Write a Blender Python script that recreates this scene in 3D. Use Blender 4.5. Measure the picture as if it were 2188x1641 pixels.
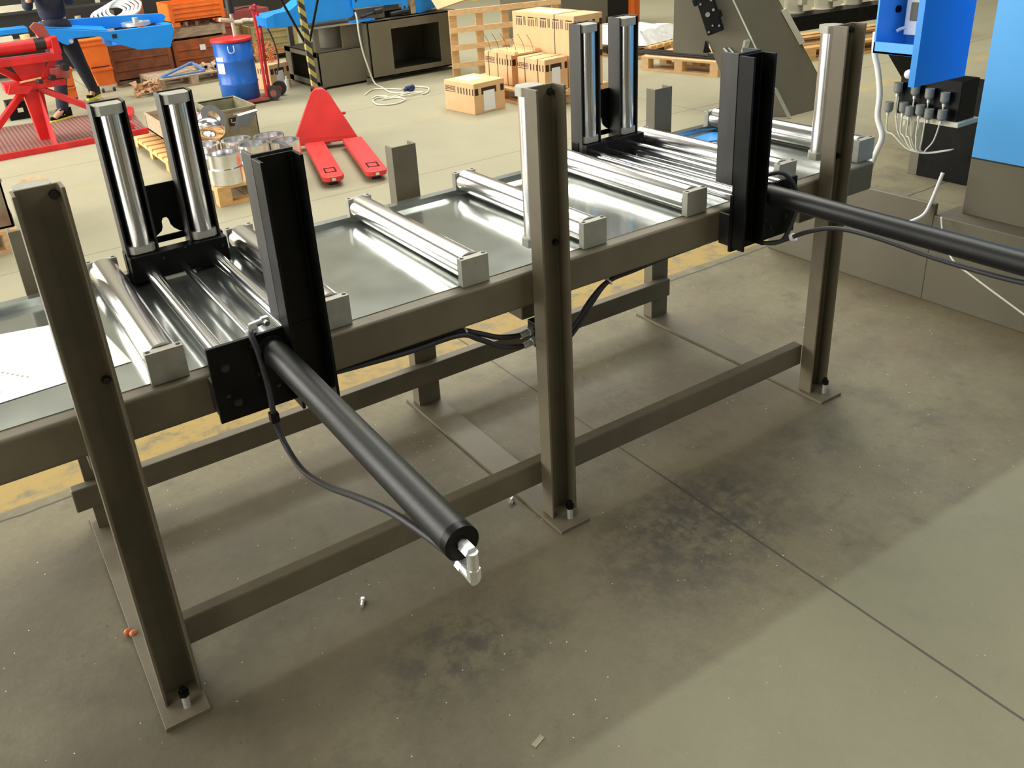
import bpy, bmesh, math, random
from mathutils import Vector, Matrix, Euler
random.seed(7)
PI = math.pi
for o in list(bpy.data.objects): bpy.data.objects.remove(o)
SC = bpy.context.scene
COL = SC.collection

# ------------------------------------------------------------------ camera
cam_d = bpy.data.cameras.new('camera'); cam = bpy.data.objects.new('camera', cam_d); COL.objects.link(cam)
YAW, PITCH, ROLL = 0.5258, 0.4260, -0.0798
fwd = Vector((math.sin(YAW)*math.cos(PITCH), math.cos(YAW)*math.cos(PITCH), -math.sin(PITCH)))
rgt = Vector((math.cos(YAW), -math.sin(YAW), 0)); upv = rgt.cross(fwd)
r2 = math.cos(ROLL)*rgt + math.sin(ROLL)*upv; u2 = -math.sin(ROLL)*rgt + math.cos(ROLL)*upv
M = Matrix(((r2.x, u2.x, -fwd.x, -0.079), (r2.y, u2.y, -fwd.y, -1.8971), (r2.z, u2.z, -fwd.z, 1.8858), (0, 0, 0, 1)))
cam.matrix_world = M
cam_d.sensor_width = 36; cam_d.sensor_fit = 'HORIZONTAL'; cam_d.lens = 36*1858.3/2188
cam_d.shift_x = 94.23/2188; cam_d.shift_y = -178.46/2188
cam_d.clip_start = 0.05; cam_d.clip_end = 200
SC.camera = cam

# ------------------------------------------------------------------ light
w = bpy.data.worlds.new('hall_light'); SC.world = w; w.use_nodes = True
bg = w.node_tree.nodes['Background']; bg.inputs[0].default_value = (0.94, 0.91, 0.76, 1); bg.inputs[1].default_value = 0.165
def area(name, loc, target, sx, sy, power, col=(1, 1, 1)):
    d = bpy.data.lights.new(name, 'AREA'); d.shape = 'RECTANGLE'; d.size = sx; d.size_y = sy; d.energy = power; d.color = col
    o = bpy.data.objects.new(name, d); COL.objects.link(o); o.location = loc
    o.rotation_euler = (Vector(target)-Vector(loc)).to_track_quat('-Z', 'Y').to_euler(); return o
area('daylight_gate', (-5.5, 10.0, 2.9), (3.5, 8.6, 0.9), 11.5, 5.2, 1850, (1.0, 0.98, 0.90))
area('roller_streak_fill', (-4.8, 0.2, 1.15), (0.5, 0.8, 0.9), 6.5, 2.2, 150, (1.0, 0.98, 0.92))  # added light panel for streaks on the upright rollers and post sides
area('roof_skylight', (4.5, 12.0, 9.5), (4.0, 7.5, 0.0), 16, 2.0, 900, (1.0, 0.98, 0.87))
area('back_wall_fill', (5.0, 18.0, 9.5), (5.0, 25.0, 6.0), 20, 2.5, 680, (1.0, 0.97, 0.86))  # added to brighten the unseen back wall that the tray reflects
area('roof_light', (6.0, 6.2, 10.0), (5.0, 6.6, 0), 13, 6.0, 1500, (1.0, 0.98, 0.87))
area('roof_light_left', (-3.6, -1.0, 4.6), (1.6, 0.2, 0.4), 2.5, 4.0, 95, (1.0, 0.97, 0.86))
area('near_floor_fill', (5.2, -3.6, 4.5), (3.2, -1.6, 0), 2.4, 1.6, 100, (1.0, 0.98, 0.88))  # added fill that brightens the near right floor
vs = SC.view_settings; vs.view_transform = 'Standard'; vs.look = 'None'; vs.exposure = 0.0; vs.gamma = 1.0; vs.use_curve_mapping = False

# ------------------------------------------------------------------ materials
def mat(name, col, rough=0.5, metal=0.0, noise=0.0, nscale=20.0, col2=None, bump=0.0, bscale=60.0, stretch=None, rvar=0.0, spec=None, coat=0.0, obj=True, nlo=0.35, nhi=0.7):
    m = bpy.data.materials.new(name); m.use_nodes = True; nt = m.node_tree; N = nt.nodes; L = nt.links
    b = N['Principled BSDF']; b.inputs['Base Color'].default_value = (*col, 1); b.inputs['Roughness'].default_value = rough; b.inputs['Metallic'].default_value = metal
    if spec is not None: b.inputs['Specular IOR Level'].default_value = spec
    if coat: b.inputs['Coat Weight'].default_value = coat; b.inputs['Coat Roughness'].default_value = 0.1
    tc = N.new('ShaderNodeTexCoord'); mp = N.new('ShaderNodeMapping'); L.new(tc.outputs['Object'], mp.inputs[0])
    if stretch: mp.inputs['Scale'].default_value = stretch
    if noise or col2:
        n = N.new('ShaderNodeTexNoise'); n.inputs['Scale'].default_value = nscale; n.inputs['Detail'].default_value = 6; L.new(mp.outputs[0], n.inputs[0])
        cr = N.new('ShaderNodeValToRGB'); cr.color_ramp.elements[0].position = nlo; cr.color_ramp.elements[1].position = nhi
        c2 = col2 if col2 else tuple(min(1, c*(1+noise)) for c in col)
        c1 = col if col2 else tuple(c*(1-noise) for c in col)
        cr.color_ramp.elements[0].color = (*c1, 1); cr.color_ramp.elements[1].color = (*c2, 1)
        L.new(n.outputs[0], cr.inputs[0]); L.new(cr.outputs[0], b.inputs['Base Color'])
    if rvar:
        n = N.new('ShaderNodeTexNoise'); n.inputs['Scale'].default_value = nscale*.7; n.inputs['Detail'].default_value = 5; L.new(mp.outputs[0], n.inputs[0])
        mr = N.new('ShaderNodeMapRange'); mr.inputs[3].default_value = rough-rvar; mr.inputs[4].default_value = rough+rvar
        L.new(n.outputs[0], mr.inputs[0]); L.new(mr.outputs[0], b.inputs['Roughness'])
    if bump:
        n = N.new('ShaderNodeTexNoise'); n.inputs['Scale'].default_value = bscale; n.inputs['Detail'].default_value = 4; L.new(mp.outputs[0], n.inputs[0])
        bp = N.new('ShaderNodeBump'); bp.inputs['Strength'].default_value = bump; bp.inputs['Distance'].default_value = 0.01
        L.new(n.outputs[0], bp.inputs['Height']); L.new(bp.outputs[0], b.inputs['Normal'])
    return m
GREY = mat('grey_brown_paint', (0.150, 0.126, 0.080), 0.50, noise=0.10, nscale=9, rvar=0.06, bump=0.03, bscale=150)
FGREY = mat('olive_grey_paint', (0.138, 0.123, 0.083), 0.5, noise=0.05, nscale=5)
BLACK = mat('black_oiled_steel', (0.0055, 0.0055, 0.0055), 0.36, metal=0.0, noise=0.4, nscale=14, rvar=0.10, spec=0.16)
MILL = mat('dark_mill_scale_steel', (0.022, 0.020, 0.018), 0.45, noise=0.35, nscale=22, rvar=0.08, spec=0.4, stretch=(1, 1, .25))
TUBE = mat('black_satin_tube', (0.010, 0.0105, 0.011), 0.42, noise=0.2, nscale=120, bump=0.06, bscale=500, spec=0.4)
BOLTM = mat('blackened_bolt_steel', (0.045, 0.043, 0.040), 0.30, metal=0.6)
RUBBER = mat('black_rubber', (0.030, 0.030, 0.034), 0.5)
STEEL = mat('ground_steel', (0.78, 0.76, 0.74), 0.20, metal=1.0)
STEELV = mat('brushed_steel', (0.86, 0.84, 0.82), 0.26, metal=1.0)
CHROME = mat('chrome_rod', (0.90, 0.90, 0.92), 0.16, metal=1.0)
BLOCK = mat('zinc_block', (0.40, 0.39, 0.335), 0.5, metal=0.25, noise=0.08, nscale=30)
GALV = mat('galvanised_sheet', (0.56, 0.595, 0.575), 0.16, metal=0.90, noise=0.10, nscale=7, rvar=0.04, bump=0.006, bscale=5)
ALU = mat('turned_aluminium', (0.86, 0.86, 0.88), 0.22, metal=1.0, noise=0.06, nscale=30)
ZINC = mat('bright_zinc', (0.82, 0.83, 0.82), 0.30, metal=0.75)
RED = mat('red_paint', (0.62, 0.018, 0.020), 0.40, noise=0.18, nscale=6)
REDJ = mat('faded_red_paint', (0.74, 0.040, 0.035), 0.42, noise=0.12, nscale=5)
REDW = mat('worn_red_paint', (0.42, 0.05, 0.045), 0.5, col2=(0.20, 0.11, 0.09), nscale=9)
BLUE = mat('blue_paint', (0.008, 0.28, 0.86), 0.38, noise=0.05, nscale=4)
LBLUE = mat('machine_blue_paint', (0.085, 0.42, 0.93), 0.45, noise=0.03, nscale=3)
DBLUE = mat('drum_blue_paint', (0.010, 0.12, 0.52), 0.32, noise=0.06, nscale=6)
ORANGE = mat('orange_paint', (0.80, 0.16, 0.015), 0.45, noise=0.10, nscale=8)
RUSTO = mat('rusty_orange_paint', (0.44, 0.105, 0.022), 0.62, col2=(0.19, 0.07, 0.03), nscale=7)
BROWN = mat('brown_plank_paint', (0.19, 0.060, 0.020), 0.65, noise=0.25, nscale=10)
OLIVE = mat('olive_bin_paint', (0.27, 0.22, 0.10), 0.6, col2=(0.40, 0.31, 0.12), nscale=5)
YELLOW = mat('yellow_plastic', (0.86, 0.62, 0.02), 0.4)
PINE = mat('pine_wood', (0.74, 0.48, 0.24), 0.6, noise=0.14, nscale=9, stretch=(1, 6, 6))
PINE2 = mat('fresh_orange_pine', (0.76, 0.44, 0.17), 0.6, noise=0.14, nscale=9, stretch=(1, 6, 6))
OLDW = mat('old_grey_wood', (0.42, 0.31, 0.21), 0.7, noise=0.25, nscale=10, stretch=(1, 5, 5))
CARD = mat('brown_cardboard', (0.74, 0.46, 0.24), 0.72, noise=0.05, nscale=10)
INK = mat('dark_brown_print', (0.035, 0.014, 0.006), 0.6)
PAPER = mat('white_paper', (0.88, 0.88, 0.86), 0.6)
WHITE = mat('white_plastic', (0.85, 0.86, 0.85), 0.35)
CABLE = mat('cream_cable', (0.62, 0.62, 0.52), 0.45)
DARKIN = mat('dark_paint_and_hole_shade', (0.012, 0.011, 0.010), 0.7)  # near-black; doubles as painted shade in holes, slots and the open bay
DENIM = mat('navy_work_cloth', (0.010, 0.014, 0.028), 0.85, noise=0.3, nscale=30)
SKIN = mat('skin', (0.55, 0.30, 0.20), 0.55)
HAIR = mat('dark_hair', (0.02, 0.014, 0.010), 0.6)
COPPER = mat('orange_swarf', (0.62, 0.20, 0.07), 0.4, noise=0.2, nscale=40)
CRATEM = mat('dull_green_steel', (0.22, 0.21, 0.13), 0.45, col2=(0.34, 0.31, 0.20), nscale=10)
PLASTIC = mat('clear_wrap', (0.80, 0.81, 0.80), 0.12, noise=0.10, nscale=14, bump=0.5, bscale=22, coat=0.5)
GREYW = mat('grey_wall_paint', (0.10, 0.085, 0.06), 0.8, noise=0.2, nscale=2)
BEIGE = mat('beige_wall_paint', (0.55, 0.52, 0.41), 0.8, noise=0.08, nscale=1)
LEAFM = mat('brown_packing_paper', (0.55, 0.30, 0.14), 0.6, noise=0.3, nscale=20, bump=0.5, bscale=30)
SOLEN = mat('grey_solenoid_cap', (0.20, 0.21, 0.19), 0.3, coat=0.3)
CREAM = mat('cream_motor_paint', (0.58, 0.55, 0.42), 0.45, noise=0.08, nscale=8)

def striped():
    m = bpy.data.materials.new('black_yellow_stripes'); m.use_nodes = True; nt = m.node_tree; N = nt.nodes; L = nt.links
    b = N['Principled BSDF']; b.inputs['Roughness'].default_value = 0.5
    tc = N.new('ShaderNodeTexCoord'); sp = N.new('ShaderNodeSeparateXYZ'); L.new(tc.outputs['Object'], sp.inputs[0])
    a = N.new('ShaderNodeMath'); a.operation = 'MULTIPLY_ADD'; L.new(sp.outputs[0], a.inputs[0]); a.inputs[1].default_value = 1.0; L.new(sp.outputs[2], a.inputs[2])
    q = N.new('ShaderNodeMath'); q.operation = 'MULTIPLY'; q.inputs[1].default_value = 9.5; L.new(a.outputs[0], q.inputs[0])
    f = N.new('ShaderNodeMath'); f.operation = 'FRACT'; L.new(q.outputs[0], f.inputs[0])
    g = N.new('ShaderNodeMath'); g.operation = 'GREATER_THAN'; g.inputs[1].default_value = 0.5; L.new(f.outputs[0], g.inputs[0])
    mx = N.new('ShaderNodeMix'); mx.data_type = 'RGBA'; L.new(g.outputs[0], mx.inputs[0]); mx.inputs[6].default_value = (0.03, 0.03, 0.03, 1); mx.inputs[7].default_value = (0.42, 0.36, 0.08, 1)
    L.new(mx.outputs[2], b.inputs['Base Color']); return m
STRIPE = striped()

def tread():
    m = bpy.data.materials.new('tread_plate_paint'); m.use_nodes = True; nt = m.node_tree; N = nt.nodes; L = nt.links
    b = N['Principled BSDF']; b.inputs['Roughness'].default_value = 0.45
    tc = N.new('ShaderNodeTexCoord'); mp = N.new('ShaderNodeMapping'); mp.inputs['Rotation'].default_value = (0, 0, PI/4); L.new(tc.outputs['Object'], mp.inputs[0])
    ck = N.new('ShaderNodeTexChecker'); ck.inputs['Scale'].default_value = 36; L.new(mp.outputs[0], ck.inputs[0])
    ck.inputs['Color1'].default_value = (0.16, 0.055, 0.045, 1); ck.inputs['Color2'].default_value = (0.30, 0.17, 0.14, 1)
    L.new(ck.outputs[0], b.inputs['Base Color']); return m
TREAD = tread()

def mesh_cage():
    m = bpy.data.materials.new('orange_wire_mesh'); m.use_nodes = True; nt = m.node_tree; N = nt.nodes; L = nt.links
    b = N['Principled BSDF']; b.inputs['Roughness'].default_value = 0.5; b.inputs['Base Color'].default_value = (0.75, 0.14, 0.02, 1)
    return m
OMESH = mesh_cage()

def floor_mat():
    m = bpy.data.materials.new('stained_concrete'); m.use_nodes = True; nt = m.node_tree; N = nt.nodes; L = nt.links
    b = N['Principled BSDF']
    tc = N.new('ShaderNodeTexCoord'); sp = N.new('ShaderNodeSeparateXYZ'); L.new(tc.outputs['Object'], sp.inputs[0])
    X, Y = sp.outputs[0], sp.outputs[1]
    def mt(op, a, bb=None, cc=None, clamp=False):
        n = N.new('ShaderNodeMath'); n.operation = op; n.use_clamp = clamp
        for i, v in enumerate((a, bb, cc)):
            if v is None: continue
            if isinstance(v, (int, float)): n.inputs[i].default_value = v
            else: L.new(v, n.inputs[i])
        return n.outputs[0]
    def noise(scale, detail=6, rough=0.55, dist=0.0, off=None, sc=None):
        n = N.new('ShaderNodeTexNoise'); n.inputs['Scale'].default_value = scale; n.inputs['Detail'].default_value = detail; n.inputs['Roughness'].default_value = rough; n.inputs['Distortion'].default_value = dist
        if off or sc:
            mp = N.new('ShaderNodeMapping'); L.new(tc.outputs['Object'], mp.inputs[0])
            if off: mp.inputs['Location'].default_value = off
            if sc: mp.inputs['Scale'].default_value = sc
            L.new(mp.outputs[0], n.inputs[0])
        else: L.new(tc.outputs['Object'], n.inputs[0])
        return n.outputs[0]
    def ss(v, lo, hi):
        n = N.new('ShaderNodeMapRange'); n.interpolation_type = 'SMOOTHSTEP'; L.new(v, n.inputs[0]); n.inputs[1].default_value = lo; n.inputs[2].default_value = hi; return n.outputs[0]
    def mix(f, a, bb):
        n = N.new('ShaderNodeMix'); n.data_type = 'RGBA'
        L.new(f, n.inputs[0])
        for i, v in ((6, a), (7, bb)):
            if isinstance(v, tuple): n.inputs[i].default_value = (*v, 1)
            else: L.new(v, n.inputs[i])
        return n.outputs[2]
    wob = mt('MULTIPLY', mt('SUBTRACT', noise(7, 4), 0.5), 0.035)
    base = mix(ss(noise(1.3, 7, 0.62), 0.3, 0.72), (0.152, 0.128, 0.074), (0.215, 0.192, 0.117))
    base = mix(mt('MULTIPLY', ss(noise(3.2, 8, 0.65, off=(3, 9, 1)), 0.46, 0.68), 0.55), base, (0.098, 0.080, 0.055))
    base = mix(mt('MULTIPLY', ss(noise(8.5, 8, 0.75, off=(13, 2, 1)), 0.52, 0.70), 0.5), base, (0.080, 0.066, 0.046))
    base = mix(mt('MULTIPLY', ss(noise(5.5, 7, 0.75, off=(1, 22, 1)), 0.55, 0.72), 0.35), base, (0.27, 0.25, 0.17))
    base = mix(mt('MULTIPLY', ss(noise(26, 5, 0.7), 0.38, 0.75), 0.25), base, (0.27, 0.24, 0.16))
    base = mix(mt('MULTIPLY', ss(noise(95, 4, 0.8, off=(4, 4, 0)), 0.52, 0.68), 0.38), base, (0.085, 0.070, 0.045))
    base = mix(mt('MULTIPLY', ss(noise(60, 5, 0.8, off=(9, 4, 0)), 0.56, 0.70), 0.30), base, (0.30, 0.27, 0.18))
    # reddish brown grime around the machine feet
    band = mt('MULTIPLY', ss(Y, -0.9, 0.1), mt('SUBTRACT', 1.0, ss(Y, 0.6, 1.15)))
    base = mix(mt('MULTIPLY', mt('MULTIPLY', band, ss(noise(2.0, 5, off=(5, 1, 0)), 0.4, 0.62)), 0.42), base, (0.155, 0.108, 0.076))
    near_left_shade = mt('MULTIPLY', mt('SUBTRACT', 1.0, ss(mt('ADD', X, mt('MULTIPLY', wob, 12)), 0.1, 1.9)), mt('SUBTRACT', 1.0, ss(mt('ADD', Y, mt('MULTIPLY', wob, 10)), 0.5, 1.2)))  # near-left floor shaded in its colour to offset spilled side light
    base = mix(mt('MULTIPLY', mt('MULTIPLY', near_left_shade, ss(noise(1.7, 6, .6, off=(7, 7, 0)), 0.15, 0.6)), 0.62), base, (0.078, 0.068, 0.042))
    # oil patches
    def blot(cx, cy, rx, ry, lo=0.4, hi=0.62, amt=0.7, seed=0):
        dx = mt('DIVIDE', mt('SUBTRACT', X, cx), rx); dy = mt('DIVIDE', mt('SUBTRACT', Y, cy), ry)
        d = mt('SQRT', mt('ADD', mt('MULTIPLY', dx, dx), mt('MULTIPLY', dy, dy)))
        f = mt('SUBTRACT', 1.0, ss(d, 0.15, 1.0)); return mt('MULTIPLY', mt('MULTIPLY', f, ss(noise(13, 8, 0.72, off=(seed, 2*seed, 0)), lo, hi)), amt)
    for cx, cy, rx, ry, a, s in ((1.62, -0.30, 0.58, 0.36, 1.0, 1), (1.75, -.22, .34, .22, .9, 12), (1.45, -0.42, 0.30, 0.26, .6, 2), (0.72, -0.28, 0.36, 0.24, .95, 3), (0.95, -0.35, 0.26, 0.2, .45, 4), (0.95, -1.0, 0.5, 0.3, .35, 5), (2.2, -0.2, 0.5, 0.2, .35, 6), (1.9, .45, .45, .2, .45, 7), (3.1, .45, .5, .12, .5, 8), (0.3, -0.5, .5, .3, .35, 9)):
        base = mix(blot(cx, cy, rx, ry, amt=a, seed=s), base, (0.070, 0.060, 0.044))
    # small dark pits and bright swarf specks
    v = N.new('ShaderNodeTexVoronoi'); v.inputs['Scale'].default_value = 22; v.inputs['Randomness'].default_value = 1; L.new(tc.outputs['Object'], v.inputs[0])
    base = mix(mt('MULTIPLY', mt('SUBTRACT', 1.0, ss(v.outputs['Distance'], 0.05, 0.10)), mt('MULTIPLY', ss(noise(2.5, 3, off=(8, 8, 8)), 0.5, 0.6), 0.8)), base, (0.07, 0.06, 0.045))
    v2 = N.new('ShaderNodeTexVoronoi'); v2.inputs['Scale'].default_value = 26; L.new(tc.outputs['Object'], v2.inputs[0])
    base = mix(mt('MULTIPLY', mt('SUBTRACT', 1.0, ss(v2.outputs['Distance'], 0.030, 0.060)), ss(noise(3.0, 3, off=(1, 4, 8)), 0.44, 0.52)), base, (0.95, 0.93, 0.82))
    # paler floor tone in front of the table, fading out to the left
    front_tone = mt('MULTIPLY', mt('SUBTRACT', 1.0, ss(mt('ADD', Y, mt('MULTIPLY', wob, .4)), -0.740, -0.700)), ss(X, 0.45, 1.1))
    base = mix(mt('MULTIPLY', front_tone, 0.62), base, (0.275, 0.262, 0.170))
    # far aisle floor lightened in colour for the stronger daylight there
    far = ss(Y, 1.4, 3.6)
    base = mix(mt('MULTIPLY', far, 0.72), base, (0.41, 0.38, 0.262))
    # yellow lane marks
    def lane(y0, y1, amt, lo, hi, seed):
        e = mt('MULTIPLY', ss(mt('ADD', Y, wob), y0, y0+0.02), mt('SUBTRACT', 1.0, ss(mt('ADD', Y, wob), y1-0.02, y1)))
        return mt('MULTIPLY', mt('MULTIPLY', e, ss(noise(9, 7, 0.7, off=(seed, 0, 0)), lo, hi)), amt)
    base = mix(mt('MULTIPLY', lane(1.24, 1.62, 0.85, 0.30, 0.55, 1), mt('SUBTRACT', 1.0, ss(X, 3.7, 3.8))), base, (0.40, 0.265, 0.065))
    base = mix(lane(3.25, 3.45, 0.6, 0.40, 0.6, 2), base, (0.50, 0.36, 0.12))
    base = mix(lane(5.6, 5.75, 0.25, 0.45, 0.6, 3), base, (0.50, 0.36, 0.12))
    # joints
    def joint(v, c, wd, wb):
        d = mt('ABSOLUTE', mt('SUBTRACT', mt('ADD', v, wb), c)); return mt('SUBTRACT', 1.0, ss(d, wd*.4, wd))
    tiny = mt('MULTIPLY', wob, 0.12)
    j = joint(X, 1.738, 0.006, tiny); base = mix(mt('MULTIPLY', mt('MULTIPLY', j, ss(Y, -3, -2.9)), 0.8), base, (0.045, 0.038, 0.028))
    for c, wdt, am in ((1.19, 0.008, .9), (3.95, 0.010, .45), (6.6, .012, .35)):
        j2 = joint(Y, c, wdt, mt('MULTIPLY', wob, 0.7)); base = mix(mt('MULTIPLY', j2, am), base, (0.045, 0.038, 0.028))
    for c in (-2.4, 5.9):
        base = mix(mt('MULTIPLY', joint(X, c, 0.008, tiny), .5), base, (0.05, 0.045, 0.03))
    L.new(base, b.inputs['Base Color'])
    mr = N.new('ShaderNodeMapRange'); L.new(noise(3, 5, off=(2, 2, 2)), mr.inputs[0]); mr.inputs[3].default_value = 0.42; mr.inputs[4].default_value = 0.68; L.new(mr.outputs[0], b.inputs['Roughness'])
    b.inputs['Specular IOR Level'].default_value = 0.4
    bp = N.new('ShaderNodeBump'); bp.inputs['Strength'].default_value = 0.12; bp.inputs['Distance'].default_value = 0.01; L.new(noise(40, 6, 0.7), bp.inputs['Height']); L.new(bp.outputs[0], b.inputs['Normal'])
    return m
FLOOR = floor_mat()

# ------------------------------------------------------------------ mesh helpers
class MB:
    def __init__(s): s.v = []; s.f = []; s.m = []; s.s = []
    def add(s, vs, fs, smooth=False, mi=0):
        o = len(s.v); s.v += [Vector(v) for v in vs]
        for f in fs: s.f.append([i+o for i in f]); s.m.append(mi); s.s.append(smooth)
        return s
    def box(s, a, b, mi=0, T=None):
        x0, y0, z0 = (min(a[i], b[i]) for i in range(3)); x1, y1, z1 = (max(a[i], b[i]) for i in range(3))
        vs = [Vector(p) for p in ((x0,y0,z0),(x1,y0,z0),(x1,y1,z0),(x0,y1,z0),(x0,y0,z1),(x1,y0,z1),(x1,y1,z1),(x0,y1,z1))]
        if T: vs = [T @ v for v in vs]
        return s.add(vs, [(0,3,2,1),(4,5,6,7),(0,1,5,4),(1,2,6,5),(2,3,7,6),(3,0,4,7)], False, mi)
    def bar(s, p0, p1, w, h, up=(0, 0, 1), mi=0):
        p0 = Vector(p0); p1 = Vector(p1); d = (p1-p0); L = d.length; d.normalize(); u = Vector(up)
        if abs(d.dot(u)) > .98: u = Vector((1, 0, 0))
        r = d.cross(u).normalized(); u = r.cross(d)
        T = Matrix((( *[r[0], d[0], u[0]], p0[0]), (r[1], d[1], u[1], p0[1]), (r[2], d[2], u[2], p0[2]), (0, 0, 0, 1)))
        return s.box((-w/2, 0, -h/2), (w/2, L, h/2), mi, T)
    def cyl(s, p0, p1, r, r1=None, n=24, caps=True, mi=0, smooth=True, phase=0.0, capmi=None):
        p0 = Vector(p0); p1 = Vector(p1); r1 = r if r1 is None else r1
        d = (p1-p0).normalized(); u = Vector((0, 0, 1)) if abs(d.z) < .9 else Vector((1, 0, 0))
        a = d.cross(u).normalized(); b = d.cross(a)
        ring = lambda p, rr: [p+(a*math.cos(2*PI*i/n+phase)+b*math.sin(2*PI*i/n+phase))*rr for i in range(n)]
        A = ring(p0, r); B = ring(p1, r1)
        s.add(A+B, [(i, i+n, (i+1) % n+n, (i+1) % n) for i in range(n)], smooth, mi)
        if caps:
            cm = mi if capmi is None else capmi
            s.add(A, [tuple(range(n))], False, cm); s.add(B, [tuple(reversed(range(n)))], False, cm)
        return s
    def ring(s, p0, p1, ro, ri, n=32, mi=0):
        p0 = Vector(p0); p1 = Vector(p1); d = (p1-p0).normalized(); u = Vector((0, 0, 1)) if abs(d.z) < .9 else Vector((1, 0, 0))
        a = d.cross(u).normalized(); b = d.cross(a)
        rg = lambda p, rr: [p+(a*math.cos(2*PI*i/n)+b*math.sin(2*PI*i/n))*rr for i in range(n)]
        q = [(i, i+n, (i+1) % n+n, (i+1) % n) for i in range(n)]; qr = [tuple(reversed(t)) for t in q]
        s.add(rg(p0, ro)+rg(p1, ro), q, True, mi); s.add(rg(p0, ri)+rg(p1, ri), qr, True, mi)
        s.add(rg(p1, ro)+rg(p1, ri), q, False, mi); s.add(rg(p0, ro)+rg(p0, ri), qr, False, mi); return s
    def prism(s, poly, axis, h0, h1, mi=0, T=None):
        n = len(poly)
        def P(a, b, h): return {'z': (a, b, h), 'y': (a, h, b), 'x': (h, a, b)}[axis]
        vs = [Vector(P(a, b, h0)) for a, b in poly]+[Vector(P(a, b, h1)) for a, b in poly]
        if T: vs = [T @ v for v in vs]
        fs = [tuple(range(n)), tuple(range(2*n-1, n-1, -1))]+[(i, i+n, (i+1) % n+n, (i+1) % n) for i in range(n)]
        return s.add(vs, fs, False, mi)
    def tube(s, pts, r, n=10, mi=0, res=6, closed=False):
        P = [Vector(p) for p in pts]
        Q = []
        m = len(P)
        for i in range(m-1):
            a = P[max(i-1, 0)]; b = P[i]; c = P[i+1]; d = P[min(i+2, m-1)]
            for k in range(res):
                t = k/res; Q.append(0.5*((2*b)+(c-a)*t+(2*a-5*b+4*c-d)*t*t+(3*b-a-3*c+d)*t**3))
        Q.append(P[-1]); fr = None; V = []
        for i, p in enumerate(Q):
            d = (Q[min(i+1, len(Q)-1)]-Q[max(i-1, 0)]).normalized()
            if fr is None: fr = d.orthogonal().normalized()
            fr = (fr-d*fr.dot(d)).normalized(); b = d.cross(fr)
            V += [p+(fr*math.cos(2*PI*j/n)+b*math.sin(2*PI*j/n))*r for j in range(n)]
        F = [(i*n+j, i*n+(j+1) % n, (i+1)*n+(j+1) % n, (i+1)*n+j) for i in range(len(Q)-1) for j in range(n)]
        F += [tuple(reversed(range(n))), tuple((len(Q)-1)*n+j for j in range(n))]
        return s.add(V, F, True, mi)
    def lathe(s, prof, c, n=28, mi=0):
        c = Vector(c); V = []
        for r, z in prof: V += [c+Vector((r*math.cos(2*PI*j/n), r*math.sin(2*PI*j/n), z)) for j in range(n)]
        F = [(i*n+j, i*n+(j+1) % n, (i+1)*n+(j+1) % n, (i+1)*n+j) for i in range(len(prof)-1) for j in range(n)]
        return s.add(V, F, True, mi)
    def sphere(s, c, r, mi=0, n=12, sc=(1, 1, 1)):
        c = Vector(c); V = []; F = []
        for i in range(n+1):
            th = PI*i/n
            V += [c+Vector((r*sc[0]*math.sin(th)*math.cos(2*PI*j/n), r*sc[1]*math.sin(th)*math.sin(2*PI*j/n), r*sc[2]*math.cos(th))) for j in range(n)]
        F = [(i*n+j, (i+1)*n+j, (i+1)*n+(j+1) % n, i*n+(j+1) % n) for i in range(n) for j in range(n)]
        return s.add(V, F, True, mi)
    def bolt(s, p, d, r=.010, h=.008, mi=0):
        p = Vector(p); d = Vector(d); s.cyl(p, p+d*h*.25, r*1.25, n=16, mi=mi); return s.cyl(p+d*h*.25, p+d*h, r, n=6, mi=mi, smooth=False)
    def build(s, name, mats, parent=None, bevel=0, seg=2, local=False):
        me = bpy.data.meshes.new(name)
        inv = Matrix() if local or parent is None else INV[parent.name]
        me.from_pydata([tuple(inv @ v) for v in s.v], [], s.f)
        if not isinstance(mats, (list, tuple)): mats = [mats]
        for mm in mats: me.materials.append(mm)
        for i, p in enumerate(me.polygons): p.material_index = s.m[i]; p.use_smooth = s.s[i]
        me.update(); me.validate()
        bm = bmesh.new(); bm.from_mesh(me); bmesh.ops.remove_doubles(bm, verts=bm.verts, dist=1e-7) if False else None
        bm.free()
        o = bpy.data.objects.new(name, me); COL.objects.link(o)
        if parent is not None: o.parent = parent; INV[o.name] = INV[parent.name]
        else: INV[o.name] = Matrix()
        if bevel:
            md = o.modifiers.new('bevel', 'BEVEL'); md.width = bevel; md.segments = seg; md.limit_method = 'ANGLE'; md.angle_limit = math.radians(40); md.harden_normals = False
        return o
INV = {}
def root(name, label, cat, loc=(0, 0, 0), rz=0.0, group=None):
    o = bpy.data.objects.new(name, None); COL.objects.link(o); o.empty_display_size = .1
    Mx = Matrix.Translation(loc) @ Matrix.Rotation(rz, 4, 'Z'); o.matrix_world = Mx; INV[o.name] = Mx.inverted()
    o['label'] = label; o['category'] = cat
    if group: o['group'] = group
    return o
def tag(o, label, cat, group=None, kind=None):
    o['label'] = label; o['category'] = cat
    if group: o['group'] = group
    if kind: o['kind'] = kind
    return o
def solo(mb, name, mats, label, cat, group=None, loc=None, **k):
    """a thing that is one mesh, with its origin at its base"""
    if loc is None:
        xs = [v.x for v in mb.v]; ys = [v.y for v in mb.v]; zs = [v.z for v in mb.v]
        loc = ((min(xs)+max(xs))/2, (min(ys)+max(ys))/2, min(zs))
    mb.v = [v-Vector(loc) for v in mb.v]
    o = mb.build(name, mats, None, **k); o.location = loc; INV[o.name] = Matrix.Translation(loc).inverted()
    return tag(o, label, cat, group)
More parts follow.
